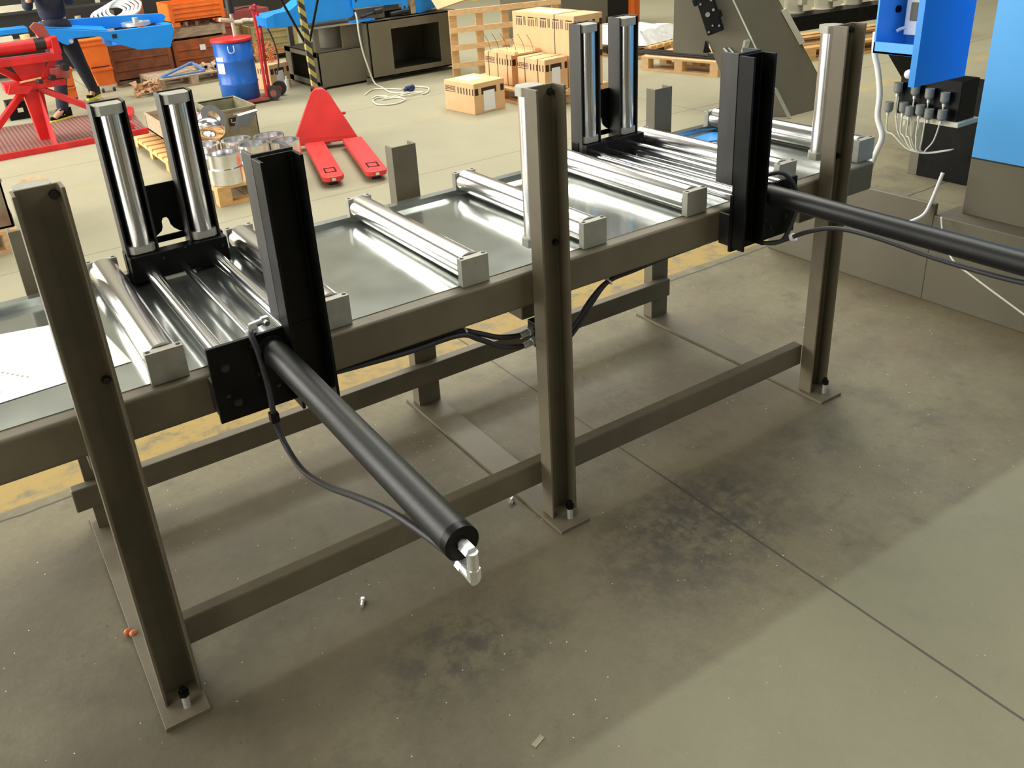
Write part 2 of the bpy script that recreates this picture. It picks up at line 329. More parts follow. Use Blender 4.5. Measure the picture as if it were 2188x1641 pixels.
def dup(o, parent=None, loc=None):
    c = o.copy(); COL.objects.link(c)
    if parent is not None: c.parent = parent
    for ch in [x for x in o.children]: dup(ch, c)
    if loc is not None: c.location = loc
    return c
def text(body, size, parent, Mx, m, name='printed_word', ext=0.0006):
    cu = bpy.data.curves.new(name, 'FONT'); cu.body = body; cu.size = size; cu.extrude = ext; cu.align_x = 'CENTER'; cu.align_y = 'CENTER'; cu.materials.append(m)
    o = bpy.data.objects.new(name, cu); COL.objects.link(o)
    me = bpy.data.meshes.new_from_object(o); bpy.data.objects.remove(o); bpy.data.curves.remove(cu)
    o = bpy.data.objects.new(name, me); COL.objects.link(o)
    if parent: o.parent = parent
    o.matrix_local = Mx; return o
def cpoly(x0, x1, yw, yo, t, fr=0.006):
    """C profile: web at yw, flanges reaching yo, inner corners filleted"""
    sg = 1 if yo > yw else -1
    P = [(x0, yw), (x0, yo), (x0+t, yo)]
    for k in range(5):
        a = k*PI/8; P.append((x0+t+fr-fr*math.cos(a), yw+sg*(t+fr)-sg*fr*math.sin(a)))
    for k in range(5):
        a = PI/2-k*PI/8; P.append((x1-t-fr+fr*math.cos(a), yw+sg*(t+fr)-sg*fr*math.sin(a)))
    P += [(x1-t, yo), (x1, yo), (x1, yw)]
    return P
def rbox(mb, a, b, **k): return mb.box(a, b, **k)

# ------------------------------------------------------------------ setting
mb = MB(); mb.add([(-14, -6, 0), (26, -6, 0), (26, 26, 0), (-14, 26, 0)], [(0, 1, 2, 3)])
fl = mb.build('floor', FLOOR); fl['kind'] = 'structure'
mb = MB(); mb.box((-14, 26, 0), (26, 26.2, 15)); wl = mb.build('wall_back', BEIGE); wl['kind'] = 'structure'
mb = MB(); mb.box((26, -6, 0), (26.2, 26, 9)); wl = mb.build('wall_right', GREYW); wl['kind'] = 'structure'

# ------------------------------------------------------------------ roller table
F = 0.0557; ZT = 0.888; ZB = 0.778; XP = (0.0, 1.2812, 2.5624)
T = root('roller_conveyor_table', 'long grey steel roller table with tall open channel posts and galvanised top', 'conveyor', (1.28, 0.48, 0))
def post(X):
    p = MB().prism(cpoly(X, X+.10, F, 0, .0075), 'z', .012, 1.4249).build('support_post', GREY, T, bevel=.0015)
    for z in (1.403, .961): MB().bolt((X+.080, F-.0075, z), (0, -1, 0), .0085, .011).build('bolt', BOLTM, p)
    b = MB(); b.cyl((X+.050, -.028, .012), (X+.050, -.028, .054), .0100, n=20, mi=0); b.cyl((X+.050, -.028, .053), (X+.050, -.028, .066), .0145, n=6, mi=1, smooth=False); b.cyl((X+.050, -.028, .066), (X+.050, -.028, .078), .008, n=14, mi=1)
    b.build('levelling_bolt', [ZINC, BLACK], p)
    return p
for X in XP: post(X)
def side_roller(X):
    cx, cy = X+.046, F+.042
    r = MB().cyl((cx, cy, .975), (cx, cy, 1.395), .032, n=40).build('side_roller', STEELV, T)
    for z0, z1 in ((.950, .975), (1.395, 1.420)):
        MB().cyl((cx, cy, z0), (cx, cy, z1), .041, n=8, smooth=False, phase=PI/8).build('roller_end_cap', BLOCK, r, bevel=.002)
for X in XP: side_roller(X)
for X in XP: MB().prism(cpoly(X, X+.10, .9105, .9662, .0075), 'z', .012, 1.1037).build('rear_leg', GREY, T, bevel=.0015)
MB().box((-.75, F, ZB), (2.885, .122, ZT)).build('side_beam', GREY, T, bevel=.010, seg=4)
MB().box((-.75, .845, ZB), (2.885, .9105, ZT)).build('side_beam', GREY, T, bevel=.010, seg=4)
MB().box((.10, F, .125), (2.5624, .0975, .2106)).build('lower_rail', GREY, T, bevel=.004)
MB().box((-.05, .868, .125), (2.6375, .9105, .2106)).build('lower_rail', GREY, T, bevel=.004)
for X in XP: MB().box((X-.018, -.070, 0), (X+.100, 1.0, .012)).build('floor_plate', GREY, T, bevel=.001)
for X in XP: MB().box((X+.0, .122, .70), (X+.10, .845, ZB)).build('cross_member', GREY, T, bevel=.004)
for X in XP: MB().box((X+.0, F, .70), (X+.10, .9105, .7775)).build('cross_member', GREY, T, bevel=.004) if False else None
# galvanised tray with a folded rear lip
s = MB()
prof = [(.102, ZT), (.838, ZT), (.840, ZT+.022), (.868, ZT+.024), (.868, ZT+.0265), (.8375, ZT+.0245), (.835, ZT+.0025), (.102, ZT+.0025)]
for x0, x1 in ((-.75, .6655), (.667, 1.9805), (1.982, 2.88)): s.prism(prof, 'x', x0, x1)
s.build('sheet_metal_tray', GALV, T)
YF0, YF1, YR0, YR1 = .083, .108, .844, .869
def bearing(xc, y0, y1, parent):
    b = MB(); n = 14; x0, x1 = xc-.0455, xc+.0455; zt = .9737
    P = [(x0, ZT+.001), (x1, ZT+.001), (x1, zt), (x0, zt)]
    b.prism(P, 'y', y0, y1)
    for sx in (-1, 1): b.cyl((xc+sx*.0365, (y0+y1)/2, zt-.004), (xc+sx*.0365, (y0+y1)/2, zt+.0006), .0062, n=14, mi=1)
    b.build('bearing_block', [BLOCK, DARKIN], parent, bevel=.0012)
for k in range(7):
    xc = .178+.44*k+.0455; xc = {3: 1.5450, 4: 1.9805}.get(k, xc)
    r = MB(); r.cyl((xc, YF1+.004, .9375), (xc, YR0-.004, .9375), .0435, n=56, mi=0); r.cyl((xc, YF1-.001, .9375), (xc, YF1+.004, .9375), .030, n=30, mi=1); r.cyl((xc, YR0-.004, .9375), (xc, YR0+.001, .9375), .030, n=30, mi=1)
    ro = r.build('conveyor_roller', [STEEL, DARKIN], T)
    bearing(xc, YF0, YF1, ro); bearing(xc, YR0, YR1, ro)
# hydraulic hoses strung under the front beam
def hose(pts, r, nm, par, m=RUBBER, ties=()):
    h = MB().tube(pts, r).build(nm, m, par)
    for p, d in ties: MB().cyl(Vector(p)-Vector(d)*.0025, Vector(p)+Vector(d)*.0025, r*1.9, n=14).build('cable_tie', WHITE, h)
    return h
for dz, y in ((0, .100), (-.030, .085)):
    h = hose([(.62, y, .765), (.85, y, .755+dz*.2), (1.03, y, .752+dz*.2), (1.10, y, .725+dz*.5), (1.18, y, .684+dz*.9), (1.262, y, .664+dz)], .0085, 'hydraulic_hose', T, ties=[((1.06, y, .742), (1, 0, 0))] if dz == 0 else ())
    f = MB(); f.cyl((1.255, y, .664+dz), (1.290, y, .668+dz), .0105, n=16); f.cyl((1.288, y, .668+dz), (1.303, y, .670+dz), .0135, n=6, smooth=False); f.build('hose_fitting', ZINC, h)
MB().box((1.300, .070, .615), (1.345, .122, .700)).build('port_block', BLACK, T, bevel=.003)
for dz in (0, .022):
    hose([(1.345, .10, .60+dz), (1.42, .10, .585+dz), (1.48, .10, .625+dz), (1.54, .10, .690+dz*.7), (1.61, .10, .746), (1.72, .10, .758-dz*.2), (1.86, .10, .762), (2.02, .10, .765)], .008, 'hydraulic_hose', T, ties=[((1.61, .10, .746), (.8, 0, .6))] if dz == 0 else ())

# ------------------------------------------------------------------ clamp units
def octo(mb, cx, cy, z0, z1, hx=.046, hy=.042, c=.016):
    P = [(cx-hx+c, cy-hy), (cx+hx-c, cy-hy), (cx+hx, cy-hy+c), (cx+hx, cy+hy), (cx-hx, cy+hy), (cx-hx, cy-hy+c)]
    return mb.prism(P, 'z', z0, z1)
def clamp(x0, flip, label, cyl_z=.93):
    """x0 = middle of the rods; flip = +1 when the tall front channel stands to the right of the cylinder"""
    R = root('hydraulic_clamp', label, 'clamp', (x0, .40, ZT))
    cx = x0+(.018 if flip > 0 else .010)
    # front bracket plate
    if flip > 0: a, b = x0-.139, x0+.165
    else: a, b = x0-.145, x0+.172
    zb0 = .775 if flip > 0 else .755
    p = MB(); p.box((a, .000, zb0), (b, .012, .979 if flip > 0 else .955)); pl = p.build('front_plate', BLACK, R, bevel=.0015)
    sd = MB(); sd.box((a, .012, zb0+.02), (a+.010, F-.002, .884)); sd.box((b-.010, .012, zb0+.02), (b, F-.002, .884)); sd.box((a+.01, .012, zb0+.02), (b-.01, F-.002, zb0+.03)); sd.build('side_gusset', MILL, R, bevel=.001)
    for dx, z in ((.036, .920), (.050, .820), (.110, .955), (.115, .875), (.160, .955), (.130, .800), (.030, .845), (.155, .83)):
        xx = a+dx if flip > 0 else b-dx
        MB().bolt((xx, 0, z), (0, -1, 0), .009 if dx < .06 and z != .845 else .0045, .006).build('plate_bolt', BOLTM, pl)
    # cylinder
    c = MB(); c.cyl((cx, -.006, cyl_z), (cx, -.875, cyl_z), .0325, n=56, caps=False); c.cyl((cx, .0, cyl_z), (cx, -.010, cyl_z), .038, n=40)
    cy = c.build('hydraulic_cylinder', TUBE, R)
    e = MB(); e.cyl((cx, -.872, cyl_z), (cx, -.889, cyl_z), .0328, n=56); e.build('cylinder_end_cap', BLACK, cy, bevel=.001)
    g = MB(); g.cyl((cx, -.888, cyl_z), (cx, -.905, cyl_z), .0085, n=16); g.cyl((cx, -.896, cyl_z), (cx, -.920, cyl_z), .0125, n=6, smooth=False); g.cyl((cx, -.920, cyl_z+.004), (cx, -.920, cyl_z-.035), .0100, n=18)
    g.cyl((cx, -.920, cyl_z-.030), (cx, -.920, cyl_z-.050), .0120, n=6, smooth=False); g.cyl((cx, -.924, cyl_z-.053), (cx, -.885, cyl_z-.050), .0105, n=18); g.cyl((cx, -.890, cyl_z-.051), (cx, -.875, cyl_z-.050), .0125, n=6, smooth=False)
    g.build('elbow_fitting', ZINC, cy)
    # rods
    for sx in (-.0985, .0995):
        MB().cyl((x0+sx, .012, .935), (x0+sx, .752, .935), .0210, n=40).build('guide_rod', CHROME, R)
    MB().cyl((x0, .012, .930), (x0, .752, .930), .0105, n=28).build('piston_rod', CHROME, R)
    ft = MB(); ft.cyl((x0, .115, .932), (x0, .085, .950), .013, n=6, smooth=False); ft.cyl((x0-.005, .082, .968), (x0+.028, .082, .972), .0095, n=14); ft.cyl((x0+.026, .082, .972), (x0+.044, .082, .972), .0125, n=6, smooth=False); ft.cyl((x0+.004, .088, .955), (x0-.010, .034, .984), .0115, n=14); ft.cyl((x0+.034, .082, .972), (x0+.034, .060, .972), .007, n=10)
    ft.build('hose_fitting', ZINC, R)
    # carriage at the far side
    k = MB(); k.box((x0-.148, .750, .905), (x0+.152, .800, .986)); k.box((x0-.152, .800, .895), (x0-.120, .842, .99)); k.box((x0+.124, .800, .895), (x0+.156, .842, .99))
    kk = k.build('carriage_block', BLACK, R, bevel=.002)
    for dx, z in ((-.05, .972), (.02, .99), (.135, .965), (.10, .915)): MB().bolt((x0+dx, .750, z-.006), (0, -1, 0), .004, .004).build('carriage_bolt', BOLTM, kk)
    # uprights with rollers
    for ux in (x0-.100, x0+.094):
        MB().prism(cpoly(ux-.0485, ux+.0485, .848, .778, .006), 'z', .900, 1.446).build('upright_channel', MILL, R, bevel=.0012)
        rr = MB().cyl((ux, .800, 1.013), (ux, .800, 1.413), .0335, n=48).build('upright_roller', STEEL, R)
        octo(MB(), ux, .805, .988, 1.013, hx=.0405, hy=.034, c=.014).build('roller_end_cap', BLOCK, rr, bevel=.0012)
        octo(MB(), ux, .805, 1.413, 1.442, hx=.0405, hy=.034, c=.014).build('roller_end_cap', BLOCK, rr, bevel=.0012)
        MB().cyl((ux, .800, .975), (ux, .800, .990), .009, n=14).build('axle_pin', ZINC, rr)
    # plate between the uprights, with a bell-shaped cut-out
    xa, xb, xm = x0-.0515, x0+.0455, x0-.003
    P = [(xa, .986), (xb, .986), (xb, 1.172), (xa, 1.172)]
    notch = [(-.036, 1.010), (-.018, 1.022), (-.013, 1.034), (-.012, 1.052), (-.007, 1.062), (.004, 1.063), (.010, 1.054), (.013, 1.036), (.020, 1.024), (.036, 1.010)]
    q = MB()
    q.prism([(xa, .986), (xb, .986), (xb, 1.006), (xa, 1.006)], 'y', .842, .848)
    left = [(xa, 1.006), (xm, 1.006)]
    outl = [(xa, 1.006)]+[(xm+a_, z_) for a_, z_ in notch]+[(xb, 1.006), (xb, 1.172), (xa, 1.172)]
    q.prism(outl, 'y', .842, .848)
    q.build('back_plate', BLACK, R)
    # tall front channels, back to back
    fx0 = x0+.053 if flip > 0 else x0-.141
    MB().prism(cpoly(fx0, fx0+.102, .010, -.050, .008), 'z', .768, 1.402).build('front_channel', BLACK, R, bevel=.0015)
    MB().prism(cpoly(fx0, fx0+.102, .012, .083, .008), 'z', .985, 1.408).build('front_channel', MILL, R, bevel=.0015)
    # hose along the cylinder
    if flip > 0:
        pts = [(x0-.008, .030, .975), (x0-.030, -.010, .992), (x0-.026, -.022, .960), (x0-.020, -.024, .900), (x0-.016, -.024, .840), (x0-.016, -.024, .780), (x0-.010, -.012, .722), (cx-.02, -.05, .665), (cx-.022, -.16, .665), (cx-.026, -.34, .730), (cx-.026, -.50, .800), (cx-.022, -.66, .860), (cx-.010, -.80, .882), (cx, -.880, .880)]
    else:
        pts = [(x0+.005, .030, .975), (x0+.06, -.012, .992), (x0+.110, -.022, .955), (x0+.150, -.022, .890), (x0+.150, -.020, .830), (x0+.10, -.015, .740), (cx+.03, .020, .735), (cx+.03, -.05, .760), (cx+.03, -.16, .825), (cx+.035, -.26, .862), (cx+.03, -.40, .872), (cx+.02, -.60, .866), (cx+.005, -.78, .872), (cx, -.880, .880)]
    hh = MB().tube(pts, .0075, n=12).build('hydraulic_hose', RUBBER, R)
    if flip > 0: MB().box((x0-.026, -.033, .745), (x0-.004, -.008, .772)).build('hose_clip', BLACK, hh, bevel=.003)
    else: MB().cyl((cx+.03, -.10, .787), (cx+.03, -.108, .793), .014, n=14).build('cable_tie', WHITE, hh)
    return R
clamp(.440, 1, 'black hydraulic clamp at the left of the table, its long cylinder ending inside the photo')
clamp(2.202, -1, 'black hydraulic clamp on the table, its cylinder cut off by the right edge')

# paper on the tray
def sheet(name, pts, z, mats, label, cat, th=.0012, marks=None):
    c = Vector((sum(p[0] for p in pts)/len(pts), sum(p[1] for p in pts)/len(pts), z))
    o = MB().prism([(p[0]-c.x, p[1]-c.y) for p in pts], 'z', 0, th)
    if marks: marks(o, c)
    ob = o.build(name, mats); ob.location = c; return tag(ob, label, cat)
def mk(o, c):
    for i in range(7): o.box((-.132+i*.010-c.x, .418-i*.014-c.y, .0012), (-.126+i*.010-c.x, .426-i*.014-c.y, .0015), mi=1)
    for i in range(3): o.box((-.150+i*.006-c.x, .262-c.y+i*.016, .0012), (-.147+i*.006-c.x, .272-c.y+i*.016, .0015), mi=1)
sheet('paper_sheet', [(-.30, .236), (-.16, .236), (-.141, .238), (.166, .250), (.142, .480), (.110, .560), (.03, .640), (-.10, .672), (-.30, .672)], ZT+.004, [PAPER, BLOCK], 'white sheet of printed paper lying on the metal tray at the left', 'paper', marks=mk)
sheet('blue_film', [(2.66, .715), (3.0-.13, .60), (3.0-.13, .70), (2.80, .80), (2.66, .79)], ZT+.004, BLUE, 'strip of blue protective film on the tray at its right end', 'film')

# ------------------------------------------------------------------ band saw machine at the right
S = root('sawing_machine', 'large blue and grey sawing machine at the right edge of the photo', 'machine', (4.3, .2, 0))
MB().box((3.69, -2.2, .0), (3.90, .255, .425)).box((3.69, .255, 0), (3.715, 1.18, .478)).build('machine_base', FGREY, S, bevel=.004)
MB().box((3.70, -2.2, .0), (3.72, 1.17, .012)).build('base_skirt', BLACK, S)
MB().box((3.80, -2.2, .425), (5.4, .190, .690)).build('lower_panel', FGREY, S, bevel=.003)
bl = MB().box((3.80, -2.2, .690), (5.4, .190, 2.3)).build('side_panel', LBLUE, S, bevel=.003)
MB().box((3.798, -2.2, .686), (3.81, .191, .692)).build('panel_gap_shade', DARKIN, S)
# blue flap behind the panel
MB().box((3.700, .445, .985), (3.735, .475, 2.0)).add([(3.735, .447, .985), (4.10, .447, .975), (4.10, .447, 2.0), (3.735, .447, 2.0), (3.735, .475, .985), (4.10, .475, .975), (4.10, .475, 2.0), (3.735, .475, 2.0)], [(0,3,2,1),(4,5,6,7),(0,1,5,4),(2,3,7,6),(1,2,6,5)]).build('side_flap', BLUE, S)
# open electrical cabinet
c = MB(); X0 = 4.6
c.box((X0, .98, .935), (X0+.30, 1.285, .950)); c.box((X0, .98, .935), (X0+.012, 1.285, 1.0)); c.box((X0, 1.273, .935), (X0+.30, 1.285, 1.9)); c.box((X0, .98, .935), (X0+.30, .992, 1.9)); c.box((X0+.29, .98, .935), (X0+.30, 1.285, 1.9)); c.box((X0, .98, 1.885), (X0+.3, 1.285, 1.9))
cab = c.build('electrical_cabinet', LBLUE, S, bevel=.002)
MB().box((X0+.18, 1.13, 1.02), (X0+.285, 1.225, 1.6)).build('terminal_cover', WHITE, cab, bevel=.003)
MB().cyl((X0+.17, 1.273, 1.16), (X0+.17, 1.260, 1.16), .020, n=20).build('cable_gland', BLACK, cab)
MB().tube([(X0+.20, 1.20, 1.06), (X0+.17, 1.23, 1.055), (X0+.15, 1.25, 1.04)], .010).build('cable_stub', WHITE, cab)
for i in range(4): MB().bolt((X0+.012+.276, 1.20-.03*i, 1.12-.018*(i % 2)), (-1, 0, 0), .004, .004).build('cabinet_screw', ZINC, cab)
q = MB(); q.box((X0+.165, 1.145, 1.10), (X0+.18, 1.19, 1.20)); q.box((X0+.165, 1.145, 1.22), (X0+.18, 1.19, 1.34)); q.build('contactor', FGREY, cab, bevel=.004)
MB().add([(X0+.02, 1.00, .935), (X0+.30, 1.00, .935), (X0+.30, 1.26, .935), (X0+.02, 1.20, .935), (X0+.10, .90, .76), (X0+.30, .90, .70), (X0+.30, 1.16, .74), (X0+.10, 1.12, .76)], [(0,1,2,3),(7,6,5,4),(0,4,5,1),(1,5,6,2),(2,6,7,3),(3,7,4,0)]).build('cabinet_bracket', BLACK, S)
# hydraulic valve bank
vb = MB().box((4.62, .74, .605), (4.78, 1.10, .83)).box((4.60, .72, .585), (4.80, 1.10, .612), mi=1)
vv = vb.build('valve_block', [BLACK, CREAM], S, bevel=.004)
caps = [(4.58, 1.09, .755), (4.58, .985, .755), (4.58, .90, .745), (4.58, .81, .735), (4.56, 1.12, .645), (4.56, 1.03, .655), (4.56, .99, .640), (4.56, .93, .655), (4.56, .875, .640), (4.56, .80, .645)]
for x, y, z in caps:
    m_ = MB(); m_.cyl((x+.01, y, z+.035), (x+.01, y, z-.01), .024, n=18); m_.sphere((x+.01, y, z-.008), .0235, n=10, sc=(1, 1, .8)); m_.cyl((x+.01, y, z-.022), (x+.01, y, z-.042), .010, n=12, mi=1)
    m_.build('solenoid', [SOLEN, ZINC], vv)
for x, y, z in caps[:8]:
    yb = .90
    MB().tube([(x+.008, y, z-.038), (x+.004, y*.96+yb*.04, z-.13), (x, y*.75+yb*.25, .50), (x, y*.3+yb*.7, .435), (x+.02, .86, .425), (x+.05, .74, .46)], .0042, n=8).build('solenoid_cable', CABLE, vv)
MB().cyl((4.60, 1.02, .585), (4.60, 1.02, .555), .018, n=14).build('valve_fitting', ZINC, vv); MB().cyl((4.60, .94, .585), (4.60, .94, .55), .013, n=14).build('valve_fitting', ZINC, vv)
MB().sphere((4.58, 1.03, .845), .026).build('breather_cap', WHITE, S)
MB().box((5.42, 1.05, 0), (5.70, 1.41, .62)).box((5.42, 1.41, 0), (5.47, 1.475, .50), mi=1).build('support_column', [BLACK, FGREY], S, bevel=.002)
MB().tube([(4.78, 1.40, 1.02), (4.79, 1.40, .90), (4.80, 1.372, .80), (4.80, 1.340, .66), (4.80, 1.335, .52), (4.80, 1.290, .41), (4.80, 1.31, .32), (4.82, 1.34, .26), (4.85, 1.38, .16), (4.86, 1.40, .04)], .017, n=14).build('white_hose', WHITE, S)
MB().tube([(3.72, .262, .62), (3.685, .272, .50), (3.66, .285, .43), (3.62, .32, .395), (3.60, .36, .37)], .008, n=10).build('cable_loop', WHITE, S)
MB().tube([(3.655, .20, .44), (3.62, .155, .36), (3.55, .06, .30), (3.52, -.06, .262), (3.50, -.30, .175), (3.48, -.50, .10), (3.45, -.7, .03)], .0042, n=8).build('cream_cable', CABLE, S)

# ------------------------------------------------------------------ grey chute, pallets behind it
C_ = root('swarf_conveyor', 'grey sheet-metal swarf conveyor sloping down behind the table, black gearbox on its side', 'conveyor', (6.2, 3.5, 0))
def slab(poly, off):
    n = len(poly); a = [Vector(p) for p in poly]; b = [p+Vector(off) for p in a]
    return MB().add(a+b, [tuple(range(n)), tuple(range(2*n-1, n-1, -1))]+[(i, i+n, (i+1) % n+n, (i+1) % n) for i in range(n)])
slab([(5.587, 3.916, 1.9), (5.590, 3.912, .564), (5.773, 3.669, .536), (5.771, 3.673, .655), (5.834, 3.588, .406), (5.961, 3.418, 0), (6.19, 3.11, 0), (5.61, 3.885, 1.9)], (.05, .04, 0)).build('trough_side', FGREY, C_, bevel=.003)
slab([(6.195, 3.11, 0), (6.80, 3.11, 0), (6.745, 3.165, .149), (6.39, 3.549, 1.049), (6.15, 3.905, 1.9), (5.615, 3.905, 1.9)], (0, .30, .05)).build('inclined_trough', FGREY, C_, bevel=.003)
MB().bar((6.19, 3.104, 0), (5.605, 3.90, 1.9), .012, .012).build('trough_edge_strip', CABLE, C_)
MB().bar((6.453, 3.455, .85), (6.583, 3.335, .555), .05, .05).build('trough_bracket', CREAM, C_)
u_ = Vector((.6, -.8, 0)); g0 = Vector((5.70, 3.60, .90))
Tg = Matrix(((u_.x, .8, 0, g0.x), (u_.y, .6, 0, g0.y), (0, 0, 1, g0.z), (0, 0, 0, 1))) @ Matrix.Rotation(math.radians(-20), 4, 'Y')
g = MB(); g.box((-.068, -.045, -.17), (.072, .03, .26), T=Tg); g.box((-.10, -.045, .10), (-.06, .01, .16), T=Tg); g.box((.06, -.045, -.06), (.095, .01, .0), T=Tg); gb = g.build('gearbox', BLACK, C_, bevel=.010)
for dx, dz, r in ((-.01, .0, .020), (.045, .02, .012), (-.045, -.14, .009), (.05, .10, .009), (-.04, .10, .009), (.05, -.12, .009), (.0, -.10, .008)):
    p = Tg @ Vector((dx, -.045, dz)); q_ = Tg @ Vector((dx, -.062, dz)); MB().cyl(p, q_, r, n=16).build('gearbox_bolt', SOLEN, gb, bevel=.002)
slab([(5.755, 3.69, .66), (5.79, 3.645, .56), (5.745, 3.70, .56)], (-.012, -.010, 0)).build('dark_gusset', BLACK, C_)
MB().cyl((5.83, 3.55, .60), (5.93, 3.42, .42), .008, n=10).cyl((5.86, 3.52, .60), (5.94, 3.41, .46), .006, n=10).build('drain_pipe', ZINC, C_)
slab([(5.899, 3.37, .66), (5.955, 3.37, .66), (5.955, 3.395, .56), (5.899, 3.395, .56)], (0, .02, .01)).build('hinge_plate', GALV, C_)
MB().bar((6.06, 3.16, .26), (6.16, 3.07, .01), .022, .03).build('support_strut', GALV, C_)
MB().tube([(5.88, 3.46, .38), (5.82, 3.50, .30), (5.79, 3.50, .17), (5.82, 3.44, .06), (5.90, 3.34, .016)], .014, n=10).tube([(5.92, 3.42, .38), (5.86, 3.46, .28), (5.84, 3.44, .16), (5.87, 3.38, .06), (5.95, 3.30, .014)], .011, n=10).build('drain_hose', WHITE, C_)

def pallet(name, label, loc, rz, L=1.0, W=.8, h=.144, m=PINE, group=None):
    R = root(name, label, 'pallet', loc, rz, group)
    nb = 7; bw = W/nb*.74
    for i in range(nb):
        y = i*(W-bw)/(nb-1); MB().box((0, y, h-.022), (L, y+bw, h)).build('deck_board', m, R, local=True, bevel=.002)
    for i in range(3): MB().box((i*(L-.10)/2, 0, h-.044), (i*(L-.10)/2+.10, W, h-.022)).build('stringer_board', m, R, local=True)
    for i in range(3):
        for j in range(3): MB().box((i*(L-.10)/2, j*(W-.10)/2, .022), (i*(L-.10)/2+.10, j*(W-.10)/2+.10, h-.044)).build('spacer_block', m, R, local=True)
    for j in range(3): MB().box((0, j*(W-.10)/2, 0), (L, j*(W-.10)/2+.10, .022)).build('bottom_board', m, R, local=True)
    return R
a = math.atan2(4.862-5.805, 7.126-6.96)
pallet('wooden_pallet', 'pale pine pallet carrying black steel profiles, in front of the grey chute', (6.965, 5.83, 0), a, L=1.02, W=.80, h=.158)
# profiles laid on it
for i in range(5):
    y0 = 6.985+.02+i*.045
    b = MB().box((-.56, -.018, 0), (.62, .018, .018+.006*(i % 2))); o = b.build('steel_profile', MILL, None, bevel=.002)
    o.location = (7.16+i*.048, 5.44+.02*i, .160); o.rotation_euler = (0, 0, a); tag(o, ('front-most', 'second from the front', 'middle', 'second from the back', 'rear-most')[i]+' black steel profile on the pale pallet before the chute', 'steel bar', 'black steel profiles on the pallet')
pallet('wooden_pallet', 'wooden pallet under the plastic-wrapped sheets, left of the pale one', (7.35, 7.25, 0), a, L=1.0, W=.9, h=.15, m=PINE2)
k = MB(); random.seed(3)
n = 9; V = []; Fq = []
for i in range(n):
    for j in range(n):
        e = min(i, j, n-1-i, n-1-j); z = .0 if e == 0 else .15+random.uniform(-.03, .03)
        V.append((-.56+1.15*i/(n-1)+random.uniform(-.02, .02), -.48+.96*j/(n-1)+random.uniform(-.02, .02), z))
Fq = [(i*n+j, (i+1)*n+j, (i+1)*n+j+1, i*n+j+1) for i in range(n-1) for j in range(n-1)]
k.add(V, Fq); k.add([(v[0], v[1], 0) for v in V], [tuple(reversed(f)) for f in Fq])
o = k.build('wrapped_sheet_stack', PLASTIC); o.location = (7.78, 6.98, .155); o.rotation_euler = (0, 0, a); tag(o, 'stack of metal sheets wrapped in clear plastic on a pallet', 'package')
# orange cage
G = root('wire_cage', 'orange wire-mesh guard standing behind the plastic-wrapped stack', 'guard', (8.9, 8.2, 0))
k = MB()
for (x, y) in ((8.75, 8.0), (9.35, 8.55)): k.box((x-.03, y-.03, 0), (x+.03, y+.03, 1.7))
k.build('cage_post', ORANGE, G)
k = MB()
for i in range(1, 16):
    t = i/16; x = 8.75+.6*t; y = 8.0+.55*t; k.box((x-.004, y-.004, .05), (x+.004, y+.004, 1.68))
for i in range(1, 30):
    z = .05+i*.056; k.bar((8.75, 8.0, z), (9.35, 8.55, z), .008, .008)
k.build('wire_mesh', OMESH, G)
# dark machine body behind the boxes
D = root('grey_machine_cabinet', 'dark grey machine cabinet behind the cardboard boxes', 'machine', (8.6, 9.0, 0))
MB().box((7.30, 7.75, .02), (8.10, 9.2, 1.3)).build('cabinet_body', FGREY, D, bevel=.006)
MB().box((8.10, 8.9, .02), (9.6, 9.3, 1.5)).build('open_bay_shade', DARKIN, D)
MB().lathe([(.0, .25), (.17, .25), (.18, .5), (.16, .56), (.16, .9), (.10, 1.0), (.0, 1.0)], (8.55, 8.65, 0)).build('chrome_vessel', mat('dull_chrome', (.45, .43, .38), .25, metal=.8), D)

# ------------------------------------------------------------------ printing machinery row behind the far post
Q = root('motor_assembly', 'cream motors in a row on a black frame, top right behind the chute', 'machine', (9.6, 5.6, 0))
k = MB()
fr = MB(); fr.bar((8.35, 5.15, .36), (10.6, 4.55, .42), .30, .17); fr.build('frame_rail', BLACK, Q, bevel=.01)
MB().cyl((8.20, 5.05, .28), (8.26, 4.97, .28), .17, n=30).build('pulley', BLACK, Q, bevel=.008)
MB().cyl((8.24, 4.96, .30), (8.25, 4.945, .30), .04, n=20).build('pulley_hub', CREAM, Q)
MB().box((7.95, 5.35, .10), (8.10, 5.50, .58)).cyl((8.0, 5.2, .56), (8.1, 5.05, .60), .045).build('valve_stack', BLACK, Q, bevel=.01)
for i in range(6):
    t = i/5; x = 8.35+2.0*t; y = 5.30-.52*t
    k = MB(); k.cyl((x, y, .42), (x, y, .72), .105, n=20); k.cyl((x, y, .72), (x, y, .95), .085, n=20); k.cyl((x, y, .43), (x, y, .47), .13, n=20); k.box((x-.05, y-.15, .55), (x+.05, y-.08, .66))
    k.build('motor', CREAM, Q, bevel=.004)
MB().cyl((8.12, 4.82, .20), (8.16, 4.66, .08), .020).cyl((8.10, 4.72, .06), (8.26, 4.68, .06), .025).box((8.0, 4.72, .06), (8.07, 4.80, .12)).build('lever', WHITE, Q)
Rr = root('support_pallet', 'orange wooden pallet under the cream motors', 'pallet', (9.3, 4.9, 0), math.atan2(-.6, 2.25))
